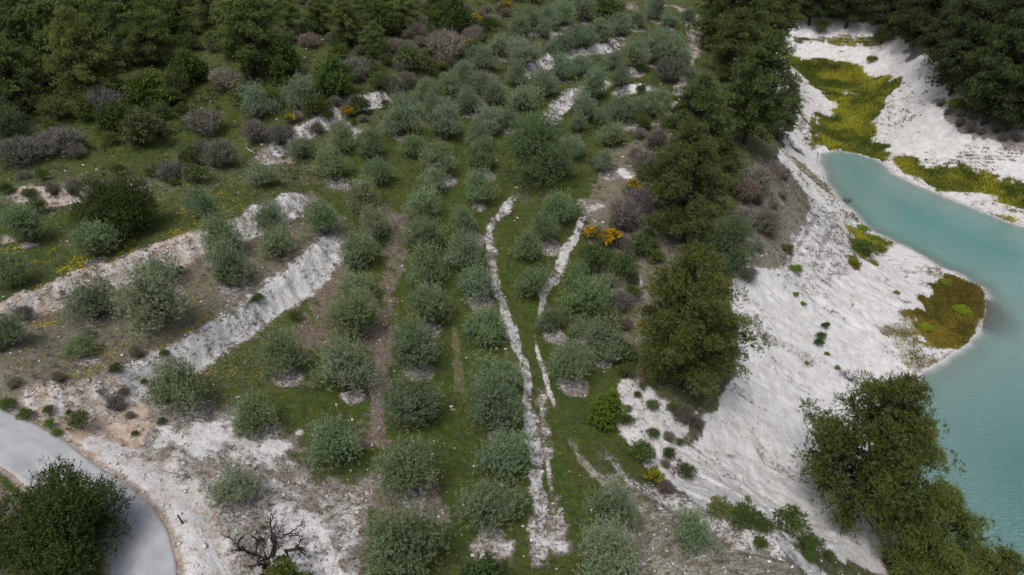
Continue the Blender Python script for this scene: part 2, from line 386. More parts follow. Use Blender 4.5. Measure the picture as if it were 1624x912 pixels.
# =====================================================================================  TREES (survey from the photograph)
# olives: rows (name in the label, order axis, words for counting, list of (crown centre x, y, crown width) in photo pixels)
# axis 'near': counted from the camera; 'lane': counted from the lane side; 'far': counted from the pine wood side
OLIVES = [
 ("in the row beside the long chalk bank", 'near', [(773,800,100),(795,718,88),(783,651,92),(783,594,85),(776,517,70),(759,447,66),(733,400,60),(738,350,55),(758,303,50)]),
 ("in the middle row of the green orchard", 'near', [(650,872,125),(646,748,98),(659,640,92),(659,554,82),(673,487,76),(673,427,66),(673,374,62),(669,324,56),(690,288,46)]),
 ("in the orchard row next to the brown strips", 'near', [(529,693,88),(543,588,90),(556,504,86),(566,451,60),(573,398,65),(593,354,56),(572,318,56)]),
 ("in the sparse row by the gravel corner", 'near', [(370,768,76),(403,650,76),(443,564,72)]),
 ("below the lowest chalk bank near the lane", 'near', [(288,612,92)]),
 ("between the two long chalk banks", 'lane', [(13,527,58),(133,548,46),(140,474,80),(243,484,104),(253,432,56),(363,427,68),(439,384,60),(423,347,52),(513,347,62)]),
 ("on the terrace above the upper chalk bank", 'lane', [(15,430,62),(37,359,66),(140,382,70),(348,379,66),(320,327,52),(10,335,40)]),
 ("in the strip between the chalk paths", 'near', [(845,447,60),(842,391,56),(862,362,50),(884,334,56)]),
 ("on the grass below the dark scrub", 'near', [(905,582,66),(955,544,72),(922,519,42),(875,510,46),(932,472,86),(915,445,50)]),
 ("on the worn knoll above the white gully", 'near', [(968,888,108),(975,805,84),(1097,848,68)]),
 ("beside the upper chalk outcrops", 'lane', [(413,275,52),(474,233,46),(526,263,56),(540,218,54),(590,228,54),(598,272,46)]),
 ("in the upper orchard under the scrub belt", 'lane', [(633,187,66),(640,165,50),(678,140,46),(696,257,56),(706,195,60),(655,232,46),(716,130,46),(690,170,50)]),
 ("in the crowded rows above the wild olive", 'lane', [(742,160,46),(762,130,48),(776,187,56),(766,92,46),(796,68,52),(763,250,52),(756,215,48),(783,147,48),(832,150,58),(862,128,56),(829,82,64),(805,185,44),(736,112,40),(818,120,40)]),
 ("on the topmost terrace by the scrub edge", 'lane', [(820,40,44),(845,32,40),(868,30,38),(892,22,42),(927,15,44),(862,45,34)]),
 ("on the second terrace from the top", 'lane', [(892,68,46),(912,60,40),(930,57,44),(955,50,40),(982,38,46),(1009,32,34),(878,74,34)]),
 ("on the third terrace from the top", 'lane', [(892,108,48),(919,103,42),(945,100,42),(972,93,36),(1009,86,50),(1040,80,52),(1072,84,52),(1060,60,36),(1025,60,32)]),
 ("on the fourth terrace from the top", 'lane', [(942,134,56),(925,168,52),(915,194,32),(985,124,36),(972,208,54),(992,173,52),(1029,164,54),(1050,156,38),(960,185,34)]),
 ("near the head of the stony track", 'lane', [(1039,14,40),(1062,30,30),(1092,22,28),(1102,143,42),(1085,100,34),(1097,118,30)]),
 ("beside the lawn below the stepped banks", 'lane', [(905,232,48),(959,258,36),(890,262,36)]),
 ("on the grass clearing below the pine wood", 'lane', [(405,165,58),(471,148,60)]),
]
# single broad-leaved trees: (x, y, width, proto, label, category)
SINGLES = [
 (180,60,60,'leafy', 'grey-green leafy tree standing among the tall pines of the wood', 'tree', (.75,.85,.65)),
 (262,30,58,'leafy', 'pale leafy tree between the rounded pines at the frame top', 'tree', (.85,1.0,.65)),
 (200,82,54,'wild', 'silvery tree growing beside the rounded dark pine of the wood', 'tree', (.6,.7,.58)),
 (238,150,56,'leafy', 'yellowish green leafy tree below the wood and above grey bushes', 'tree', (.95,1.1,.55)),
 (180,190,46,'leafy', 'dark leafy shrub between two grey bushes on the meadow edge', 'shrub', (.6,.7,.5)),
 (300,110,50,'leafy', 'small olive-green leafy tree before the tall dark pine', 'tree', (.75,.9,.5)),
 (15,215,56,'wild', 'grey-green bushy tree by the chalk outcrop under the wood', 'tree', (.55,.62,.5)),
 (448,100,54,'leafy', 'mid-green leafy tree in the scrub behind the pine clearing', 'tree', (.7,.85,.5)),
 (600,35,50,'leafy', 'leafy green tree high in the scrub belt among young pines', 'tree', (.75,.85,.6)),
 (720,30,50,'leafy', 'dark leafy tree at the upper edge of the scrub belt', 'tree', (.55,.68,.5)),

 (852,256,96,'wild', 'tall dense grey-green wild olive standing over the smaller olives', 'tree', (.62,.72,.55)),
 (185,326,112,'carob', 'broad dark green carob bush with a bleached log at its foot', 'tree', (.6,.68,.46)),
 (82,826,188,'carob', 'large dark carob tree overhanging the grey lane', 'tree', (.56,.64,.42)),
 (962,655,52,'leafy', 'bright fresh green young tree beside the white gully edge', 'tree', (1.05,1.25,.45)),
 (962,14,44,'leafy', 'dark green leafy tree on the topmost terrace', 'tree', (.8,.95,.7)),
 (1155,412,72,'wild', 'dull grey-green bushy tree squeezed between two big ridge pines', 'tree', (.55,.66,.5)),
 (766,925,70,'leafy', 'dark leafy bush at the near end of the orchard', 'tree', (.6,.75,.6)),
 (452,925,62,'leafy', 'yellow-green bushy growth under the burnt black tree', 'shrub', (.8,.85,.4)),
 (528,128,56,'leafy', 'round green bush at the edge of the scrub belt', 'shrub', (.75,.95,.6)),
 (363,432,40,'leafy', 'deep green bush tucked against an olive between the chalk banks', 'shrub', (.8,1.0,.6)),
]
PINES = [
 ("on the ridge above the white shore", 'near', [(1165,38,125),(1220,30,92),(1172,92,96),(1193,160,132),(1240,188,66),(1108,208,108),(1093,318,142),(1147,262,70),(1068,268,70)]),
 ("on the brink of the bare white slope", 'near', [(1092,538,178)]),
 ("in the pine trio above the turquoise water", 'near', [(1368,748,212),(1482,862,165),(1572,915,95)]),
 ("in the dark wood across the lake", 'lane', [(1500,12,105),(1556,40,120),(1612,60,125),(1528,92,105),(1584,128,125),(1466,22,92),(1418,6,84),(1352,0,80),(1292,-4,80),(1240,-6,70),(1505,58,88),(1640,112,120),(1632,10,110),(1560,-18,110),(1488,-22,95),(1380,-14,76),(1324,-16,76),(1560,150,70),(1615,160,90),(1665,60,110)]),
 ("in the wood at the top of the slope", 'lane', [(60,48,150),(136,112,112),(18,118,100),(196,30,115),(112,8,110),(395,62,112),(336,26,82),(10,20,110),(235,66,76),(300,14,66),(450,30,62),(545,42,60),(508,22,54),(640,24,58),(592,62,48),(-50,60,130),(-40,150,110),(418,12,70),(690,6,44),(580,10,50),(350,-20,70),(160,-30,90),(250,-20,80),(-110,90,120)]),
]
# shrubs singled out: (x, y, width, proto, tint, label)
TW, GR, YL, TN = 'bare', 'dome', 'gorse', 'mound'
SHRUBS = [
 (30,240,74,TW,(.85,.82,.9),'dark grey leafless bush beside a chalk outcrop under the pine wood'),
 (95,226,66,TW,(1,.95,1.1),'spiky mauve-grey leafless bush on the chalk outcrop under the pine wood'),
 (228,215,72,GR,(.9,.85,.95),'big grey-green rounded bush above the flowery meadow bank'),
 (325,196,62,TW,(.95,.9,.95),'wide grey bush in the grass beneath the tall pine'),
 (405,214,44,TW,(1,.95,1.05),'grey bush at the near edge of the round clearing olive'),
 (165,168,60,TW,(1,.95,1.1),'grey bare bush at the foot of the rounded dark pine'),
 (358,128,56,TW,(1.3,1.2,1.15),'dead bush with pale branches beside the dark pine'),
 (562,108,52,TW,(1.05,1,1.05),'grey bare bush beside the round green bush in the scrub belt'),
 (650,100,50,GR,(1.1,1.1,1.15),'blue-grey rounded bush in the middle of the scrub belt'),
 (706,80,64,TW,(1.25,1.15,1.2),'broad pale grey bare bush high in the scrub belt'),
 (750,58,38,TW,(1.25,1.15,1.2),'small pale grey dome bush beside yellow gorse in the scrub belt'),
 (37,278,22,TW,(.9,.9,.9),'tiny dark bush alone in the upper meadow'),
 (690,16,34,GR,(.9,.95,.9),'dark green bush at the top of the scrub belt'),
 (460,192,20,YL,(1,1,1),'small bright yellow gorse beside the clearing'),
 (305,48,24,YL,(.9,.8,1),'orange-yellow gorse among the pines'),
 (242,68,18,YL,(.85,.7,1),'faded orange gorse between dark pines'),
 (755,33,20,YL,(1,.95,1),'yellow gorse high in the scrub belt'),
 (800,12,22,YL,(1,.9,1),'yellow gorse at the very top of the scrub belt'),
 (742,70,18,YL,(1,.9,1),'small gorse in flower below the pale grey dome'),
 (705,106,24,YL,(.7,.75,1),'greenish gorse below the broad pale bush'),
 (552,180,26,YL,(.8,.7,1),'brownish gorse on the upper chalk outcrop'),
 (940,372,30,YL,(1.1,.85,1),'orange gorse beside the forked chalk path'),
 (962,384,46,YL,(1.1,.85,1),'largest orange flowering gorse on the slope beneath the ridge'),
 (1005,303,34,YL,(1,.85,1),'gorse in flower below the pale boulder patch'),
 (1000,445,14,YL,(1,.85,1),'little gorse in the dark scrub'),
 (1017,514,14,YL,(1,.85,1),'little gorse against the brink pine'),
 (1062,115,52,TW,(.6,.6,.6),'dark brown bush on the stony third terrace'),
 (990,345,60,TW,(1.05,.95,1.1),'mauve-grey brush pile behind the orange gorse'),
 (1015,320,50,TW,(.9,.8,1.0),'purple-brown brush behind the orange gorse'),
 (1040,345,46,TW,(.8,.72,.85),'dark purple brush tucked under the big ridge pine'),
 (1025,260,46,TW,(.95,.85,1.0),'grey-mauve brush above the pale boulder patch'),
 (1040,225,40,TW,(.9,.8,.95),'grey-mauve brush under the upper ridge pines'),
 (940,420,50,GR,(.8,.9,.7),'low green bush below the orange gorse'),
 (985,425,54,GR,(.75,.85,.7),'dark green bush above the small chalk scar'),
 (1020,395,46,GR,(.8,.9,.75),'green bush at the foot of the big ridge pine'),
 (985,480,46,TW,(.95,.85,1.0),'mauve bush beside the small chalk scar'),
 (965,510,44,GR,(.95,.95,.95),'grey-green bush in the gap above the grassy slope'),
 (990,560,50,GR,(.8,.9,.65),'green bush crowding the trunk side of the brink pine'),
 (1185,435,36,TW,(1.1,1.05,1.15),'pale grey brush at the head of the white slope'),
 (1200,285,56,TW,(1.2,1.15,1.25),'tall pale grey brush below the ridge pines'),
 (1178,345,46,TW,(1.2,1.15,1.25),'pale grey brush beside the big ridge pine'),
 (1225,270,40,TW,(1.15,1.1,1.2),'pale grey brush above the lake bend'),
 (1180,305,50,TW,(1.0,.85,.85),'reddish brown brush on the grey scree'),
 (1215,355,52,TW,(1.0,.92,.95),'brown-grey brush in the middle of the grey scree'),
 (1085,658,44,TW,(.7,.6,.62),'purple-brown bush on the rim under the brink pine'),
 (1105,672,24,TW,(.9,.8,.8),'small brown bush at the top of the white slope'),
 (1088,748,34,GR,(.6,.6,.5),'dark bush clinging to the white gully wall'),
 (1062,722,24,GR,(.65,.75,.5),'small green bush high on the gully wall'),
 (1020,722,44,GR,(.85,1.0,.6),'green rounded bush on the gully rim'),
 (1035,755,36,YL,(.5,.7,1),'yellowish green bush on the gully rim'),
 (1055,775,26,TW,(.9,.7,.85),'pinkish grey bush at the gully rim'),
 (1180,822,54,GR,(.7,.85,.55),'wide dark green bush on the rim below the big white slope'),
 (1140,812,42,GR,(1.7,1.5,1.3),'pale tan bush on the rim below the big white slope'),
 (1250,832,62,GR,(.75,.85,.55),'green bush against the foot of the large lakeside pine'),
 (1212,838,34,GR,(.8,.9,.6),'small green bush on the rim between tan bush and lakeside pine'),
 (1285,868,44,GR,(.8,.95,.55),'green bush below the leaning pine trunk'),
 (1186,790,16,TN,(1.5,1.3,.9),'small straw-coloured tuft near the foot of the white slope'),
 (78,674,20,GR,(1.3,1.6,.7),'small bright green bush on the lane verge'),
 (90,686,16,GR,(1.2,1.5,.7),'smaller bright green bush lower on the lane verge'),
 (40,658,26,GR,(1.0,1.2,.7),'low green bush further up the lane verge'),
 (10,643,26,GR,(1.0,1.2,.7),'low green bush at the top of the lane verge'),
 (182,640,32,TW,(1.0,.92,1.05),'grey-purple bush on the pinkish bank above the lane'),
 (128,672,34,GR,(1.0,1.0,1.0),'grey-green bush at the foot of the pinkish bank'),
 (215,560,24,TW,(1,1,1),'small grey bush at the top of the pinkish bank'),
 (150,470,20,TW,(.9,.85,1),'small grey bush on the upper chalk bank'),
 (38,498,30,TW,(.9,.85,1),'dark grey bush on the pink end of the upper chalk bank'),
 (468,502,24,GR,(1,1,1),'small grey-green bush under the lowest chalk bank'),
 (408,475,22,GR,(.7,.85,.55),'small dark bush at the break in the lowest chalk bank'),
 (60,330,34,GR,(.9,1,.75),'green bush under the first chalk outcrop of the meadow bank'),
 (160,312,50,TW,(.9,.88,.95),'long grey bush over the meadow bank'),
 (270,270,50,TW,(.85,.85,.9),'grey bush at the end of the meadow bank'),
 (310,280,44,GR,(.95,1,.85),'grey-green bush below the meadow bank'),
 (350,248,60,TW,(.85,.85,.88),'low wide grey bush above the meadow bank'),
 (300,255,40,GR,(.75,.8,.65),'dark green bush above the meadow bank'),
 (318,232,30,TW,(.8,.8,.8),'bare thin bush on the meadow slope'),
 (620,135,40,TW,(.95,.95,.95),'grey bush at the foot of the scrub belt'),
 (440,215,40,TW,(.9,.9,.95),'grey bush above the first chalk outcrop of the orchard'),
 (500,170,46,GR,(.7,.75,.6),'dark bush behind the brownish gorse'),
 (572,172,36,GR,(.65,.7,.5),'dark bush on the upper chalk outcrop'),
 (600,120,40,GR,(.75,.8,.6),'green bush in the lower scrub belt'),
 (1370,362,22,TN,(1.5,1.7,.5),'yellow-green mound on the marl headland'),
 (1386,376,20,TN,(1.3,1.6,.5),'second yellow-green mound on the marl headland'),
 (1372,395,34,GR,(.8,1.0,.6),'dark green bush on the marl headland'),
 (1353,412,18,TN,(1.5,1.7,.6),'small yellow mound below the dark headland bush'),
 (1395,392,26,TN,(1.1,1.0,.45),'brown-green mound on the waterside of the headland'),
 (1527,490,28,TN,(1.9,2.1,.4),'bright lime mound in the middle of the mossy point'),
 (1467,517,24,TN,(1.9,2.1,.4),'bright lime mound at the edge of the mossy point'),
 (1500,446,24,TN,(1.4,1.6,.4),'pale green mound at the top of the mossy point'),
 (1533,477,18,TN,(1.3,.8,.5),'pinkish brown mound on the mossy point'),
 (1262,425,24,TN,(1.3,1.4,.7),'pale green tuft on the grey scree edge'),
 (1248,392,24,TN,(.9,.9,.6),'olive tuft on the grey scree'),
 (1302,535,18,GR,(.55,.85,.4),'dark green bush highest in the trio on the white slope'),
 (1309,518,14,GR,(.55,.85,.4),'little dark green bush above the trio on the white slope'),
 (1298,544,16,GR,(.5,.8,.4),'lowest dark green bush of the trio on the white slope'),
 (1274,480,12,TN,(1.1,1.3,.5),'green tuft on the upper white slope'),
 (1262,466,13,TN,(1.5,1.5,.8),'pale green tuft on the upper white slope'),
 (1312,560,11,TN,(1.5,1.4,.9),'straw tuft below the green trio'),
 (1329,582,12,TN,(1.3,1.5,.7),'pale green tuft near the bare twiggy bush'),
 (1280,574,10,TN,(1.4,1.4,.8),'straw tuft low on the white slope'),
 (1422,463,12,TN,(1.6,1.4,1.0),'straw tuft on the white flat of the point'),
 (1302,45,28,GR,(.7,.75,.6),'dark bush on the mossy ledge at the head of the valley'),
 (1383,92,20,TN,(1,1,.7),'small bush on the white slope at the head of the valley'),
 (1400,60,34,GR,(.7,.7,.6),'dark bush at the end of the mossy ledge'),
 (1520,168,30,GR,(.9,1.1,.5),'green bush at the foot of the dark wood'),
]
# scattered brush: (polygon, how many, kinds, size range m, words, axis)
ZONES = [
 ([(0,130),(330,140),(345,225),(200,245),(0,285)], 20, (TW,GR,GR,GR), (1.5,3.2), "on the meadow below the pine wood", 'lane'),
 ([(0,60),(260,60),(300,140),(460,110),(560,150),(420,180),(340,170),(200,215),(0,190)], 40, (TW,GR,GR,GR), (1.8,3.6), "at the foot of the pine wood", 'lane'),
 ([(230,0),(560,0),(700,30),(700,90),(520,80),(300,90)], 39, (TW,GR,GR,GR), (2.2,4.2), "in the scrub between the hilltop pines", 'lane'),
 ([(560,10),(860,0),(800,40),(760,80),(690,120),(600,160),(530,100)], 70, (TW,GR,GR), (1.6,3.2), "in the scrub belt above the orchard", 'lane'),
 ([(930,420),(1010,480),(1005,600),(960,600),(900,470)], 9, (GR,TW), (1.2,2.2), "in the thicket beside the brink pine", 'near'),
 ([(960,350),(1040,370),(1080,440),(1010,470),(960,420)], 10, (GR,TW), (1.3,2.4), "between the gorse and ridge pines", 'near'),
 ([(1010,210),(1060,180),(1060,380),(1000,330)], 11, (TW,TW,GR), (1.4,2.4), "in the mauve thicket along the ridge", 'near'),
 ([(1485,165),(1560,172),(1640,192),(1700,240),(1624,238),(1560,218),(1505,195)], 30, (TW,), (1.6,2.6), "in the brush below the dark wood", 'lane'),
 ([(1185,270),(1240,270),(1250,330),(1200,400),(1175,380)], 13, (TW,), (1.2,2.2), "in the pale brush on the grey scree", 'near'),
 ([(1225,5),(1480,0),(1500,60),(1480,40),(1380,26),(1230,28)], 16, (GR,TW), (2,3.4), "at the head of the valley", 'lane'),
 ([(1000,100),(1090,90),(1090,200),(1010,210)], 12, (GR,TW), (.9,1.8), "on the stony ground beside the track", 'near'),
 ([(270,300),(0,320),(0,290),(260,270),(420,235),(430,255)], 16, (TW,GR), (.9,1.7), "along the meadow bank", 'lane'),
 ([(420,215),(540,150),(660,120),(670,140),(570,200),(440,245)], 14, (TW,GR), (1.0,2.0), "around the upper chalk outcrops", 'lane'),
 ([(0,510),(200,440),(380,400),(400,480),(240,590),(0,620)], 12, (TW,GR), (.6,1.1), "between the two chalk banks", 'lane'),
 ([(40,630),(240,600),(300,640),(240,700),(140,700)], 9, (TW,GR), (.5,1.0), "on the pinkish rubble above the lane", 'lane'),
 ([(1000,600),(1080,650),(1080,760),(1010,730),(985,650)], 10, (GR,TW), (.7,1.4), "on the white gully wall", 'near'),
 ([(1210,835),(1330,895),(1310,930),(1200,870)], 3, (GR,), (.7,1.2), "along the rim below the lakeside pine", 'lane'),
]

def base_of(px, py, w, k):
    """where a plant with crown centre px,py (photo) and crown width w stands; k: centre height / width"""
    v = (H0 / 2 - py) / F0; el = PITCH - math.atan(v)
    bx, by = px, py + k * w * math.cos(el)
    for _ in range(4):
        x, y, z = at(bx, by)
        dep = float(y[0]) * CP + (CZ - float(z[0])) * SP
        zc = float(z[0]) + k * w * dep / F0           # height of the crown's centre
        yc = float(y[0]); fwd = yc * CP + (CZ - zc) * SP; upc = yc * SP - (CZ - zc) * CP
        bx += px - (W0 / 2 + F0 * float(x[0]) / fwd); by += py - (H0 / 2 - F0 * upc / fwd)
    return at(bx, by)
for _r in OLIVES:
    for (_px, _py, _w) in _r[2]:
        if 'gravel' in _r[0] or random.random() < .5:
            _x, _y, _z = (float(v[0]) for v in base_of(_px, _py, _w, .42))
            BARE_RINGS.append((_x + random.uniform(.1, .6), _y - random.uniform(.5, .9), random.uniform(.8, 1.6), dict(marl=.33, scree=.5, litter=.3, grass=.25)))
# =====================================================================================
def cover(X, Y, marl, pink, face, dl, dr):
    M = np.zeros(X.shape + (8,)); M[..., 0] = .6; M[..., 7] = .3; M[..., 5] = .1
    nz = fbm(X, Y, 3.4, 3, 51) * 1.3 + fbm(X, Y, 0.8, 3, 53) * 0.75
    def lay(sel, a, c):
        t = np.zeros(8)
        for k, v in c.items(): t[CH.index(k)] = v
        M[sel] = M[sel] * (1 - a[:, None]) + t * a[:, None]
    for P, f, c in PATCHW:
        R = f * 2 + 1
        sel = (X > P[:, 0].min() - R) & (X < P[:, 0].max() + R) & (Y > P[:, 1].min() - R) & (Y < P[:, 1].max() + R)
        x = X[sel]; y = Y[sel]
        if not len(x): continue
        d, _, _ = seg_dist(P, x, y, closed=True)
        s = np.where(inside(P, x, y), d, -d) + nz[sel] * f
        lay(sel, sstep(-f * .5, f * .5, s), c)
    for P, w, c in STREAKW:
        R = w * 2 + 1
        sel = (X > P[:, 0].min() - R) & (X < P[:, 0].max() + R) & (Y > P[:, 1].min() - R) & (Y < P[:, 1].max() + R)
        x = X[sel]; y = Y[sel]
        if not len(x): continue
        d, _, a_ = seg_dist(P, x, y)
        lay(sel, sstep(w * .8, w * .2, d + nz[sel] * w * .5) * sstep(0, .15, a_) * sstep(0, .15, 1 - a_) * np.clip(.8 + .6 * fbm(x, y, 1.1, 3, 77), .15, 1), c)
    for bx_, by_, r, c in BARE_RINGS:
        R = r * 1.6
        sel = (np.abs(X - bx_) < R) & (np.abs(Y - by_) < R)
        if not sel.any(): continue
        d = np.hypot(X[sel] - bx_, Y[sel] - by_)
        lay(sel, sstep(r * 1.1, r * .7, d + nz[sel] * r * .25), c)
    f = face[..., None]
    M = M * (1 - f * .92)
    M[..., 1] = np.maximum(M[..., 1], marl); M[..., 2] = np.maximum(M[..., 2], pink); M[..., 5] = np.maximum(M[..., 5], face * .38)
    ch_ = channels(X, Y) * (M[..., 1] > .9) * (dl > 1.5) * (X > 14) * sstep(-.25, .35, fbm(X, Y, 14, 2, 49))
    M[..., 5] = np.maximum(M[..., 5], ch_ * .75); M[..., 1] *= 1 - ch_ * .45
    # bare marl down to the waterline
    sh = sstep(4.0, 1.5, dl + nz * .8) * (X > 25) * (dl > 0)
    M[..., 0] *= 1 - sh * (M[..., 4] < .3); M[..., 7] *= 1 - sh * (M[..., 4] < .3); M[..., 1] = np.maximum(M[..., 1], sh * (M[..., 4] < .3))
    # wet margin and drowned slope
    wet = sstep(1.2, -.2, dl) * (dl > -60)
    M[..., 2] = np.maximum(M[..., 2], sstep(1.4, .3, dl) * .4 * (M[..., 4] < .5) * (dl > 0)); M[..., 1] *= 1 - .55 * sstep(.8, .1, dl) * (dl > 0); M[..., 3] = np.maximum(M[..., 3], sstep(.9, .1, dl) * .5 * (dl > 0))
    un = dl < 0
    wx, wy = SHX, SHY
    wd = np.hypot((X - wx) / 3.8, (Y - wy) / 5.0) + nz * .2
    M[un] *= .0
    M[..., 1] = np.where(un, .9, M[..., 1]); M[..., 6] = np.where(un, sstep(1.4, .6, wd) * .8, M[..., 6])
    k = sstep(ROAD_W / 2 + .5, ROAD_W / 2 + .1, dr)[..., None]
    M = M * (1 - k); M[..., 2] += k[..., 0] * .5; M[..., 5] += k[..., 0] * .5
    return np.clip(M, 0, 1)

# ------------------------------------------------------------------ mesh helpers
def mesh_np(name, V, F, attrs=None, smooth=False):
    """F: (m,3) or (m,4) int array"""
    V = np.asarray(V, np.float32); F = np.asarray(F, np.int32); k = F.shape[1]
    me = bpy.data.meshes.new(name)
    me.vertices.add(len(V)); me.vertices.foreach_set('co', V.ravel())
    me.loops.add(F.size); me.loops.foreach_set('vertex_index', F.ravel())
    me.polygons.add(len(F)); me.polygons.foreach_set('loop_start', np.arange(0, F.size, k, dtype=np.int32))
    me.polygons.foreach_set('loop_total', np.full(len(F), k, np.int32))
    if smooth: me.polygons.foreach_set('use_smooth', np.ones(len(F), bool))
    me.update(calc_edges=True)
    for an, (ty, arr) in (attrs or {}).items():
        a = me.attributes.new(an, ty, 'POINT')
        a.data.foreach_set('value' if ty == 'FLOAT' else 'color', np.asarray(arr, np.float32).ravel())
    return me
def link(name, me, mat=None, parent=None, loc=None):
    o = bpy.data.objects.new(name, me)
    if mat is not None and me is not None and not me.materials: me.materials.append(mat)
    if parent: o.parent = parent
    if loc is not None: o.location = loc
    COL.objects.link(o)
    return o
def tag(o, label=None, cat=None, group=None, kind=None):
    if label: o['label'] = label
    if cat: o['category'] = cat
    if group: o['group'] = group
    if kind: o['kind'] = kind
    return o

# ------------------------------------------------------------------ materials
class NB:
    def __init__(s, name):
        s.m = bpy.data.materials.new(name); s.m.use_nodes = True; s.t = s.m.node_tree
        for nd in list(s.t.nodes): s.t.nodes.remove(nd)
        s.out = s.n('ShaderNodeOutputMaterial')
    def n(s, ty, **kw):
        nd = s.t.nodes.new(ty)
        for k, v in kw.items(): setattr(nd, k, v)
        return nd
    def l(s, a, b): s.t.links.new(a, b)
    def put(s, sock, v):
        if hasattr(v, 'links') or hasattr(v, 'is_output'): s.l(v, sock)
        elif isinstance(v, (tuple, list)) and len(v) == 3 and sock.type == 'RGBA': sock.default_value = (*v, 1)
        else: sock.default_value = v
    def math(s, op, a, b=0.0, c=0.0, clamp=False):
        nd = s.n('ShaderNodeMath', operation=op, use_clamp=clamp)
        s.put(nd.inputs[0], a); s.put(nd.inputs[1], b); s.put(nd.inputs[2], c)
        return nd.outputs[0]
    def mix(s, f, a, b, bt='MIX'):
        nd = s.n('ShaderNodeMix', data_type='RGBA', blend_type=bt)
        s.put(nd.inputs[0], f); s.put(nd.inputs[6], a); s.put(nd.inputs[7], b)
        return nd.outputs[2]
    def ss(s, x, lo, hi):
        nd = s.n('ShaderNodeMapRange', interpolation_type='SMOOTHSTEP')
        s.put(nd.inputs[0], x); s.put(nd.inputs[1], lo); s.put(nd.inputs[2], hi)
        nd.inputs[3].default_value = 0; nd.inputs[4].default_value = 1
        return nd.outputs[0]
    def noise(s, scale, detail=3, rough=.55, vec=None, dist=0.0):
        nd = s.n('ShaderNodeTexNoise'); nd.inputs['Scale'].default_value = scale; nd.inputs['Detail'].default_value = detail
        nd.inputs['Roughness'].default_value = rough; nd.inputs['Distortion'].default_value = dist
        if vec is None: vec = s.pos()
        s.l(vec, nd.inputs['Vector'])
        return nd.outputs['Fac']
    def pos(s):
        if not hasattr(s, '_p'): s._p = s.n('ShaderNodeNewGeometry').outputs['Position']
        return s._p
    def ramp(s, f, stops):
        nd = s.n('ShaderNodeValToRGB'); e = nd.color_ramp.elements
        while len(e) > 1: e.remove(e[-1])
        e[0].position = stops[0][0]; e[0].color = (*stops[0][1], 1)
        for p, c in stops[1:]:
            q = e.new(p); q.color = (*c, 1)
        s.l(f, nd.inputs[0]); return nd.outputs[0]
    def bsdf(s, color, rough=.9, spec=.2, bump=None, bstr=.3, bdist=.05):
        b = s.n('ShaderNodeBsdfPrincipled'); s.put(b.inputs['Base Color'], color); s.put(b.inputs['Roughness'], rough)
        b.inputs['Specular IOR Level'].default_value = spec
        if bump is not None:
            bm = s.n('ShaderNodeBump'); bm.inputs['Strength'].default_value = bstr; bm.inputs['Distance'].default_value = bdist
            s.l(bump, bm.inputs['Height']); s.l(bm.outputs[0], b.inputs['Normal'])
        return b
    def done(s, shader):
        s.l(shader, s.out.inputs['Surface']); return s.m

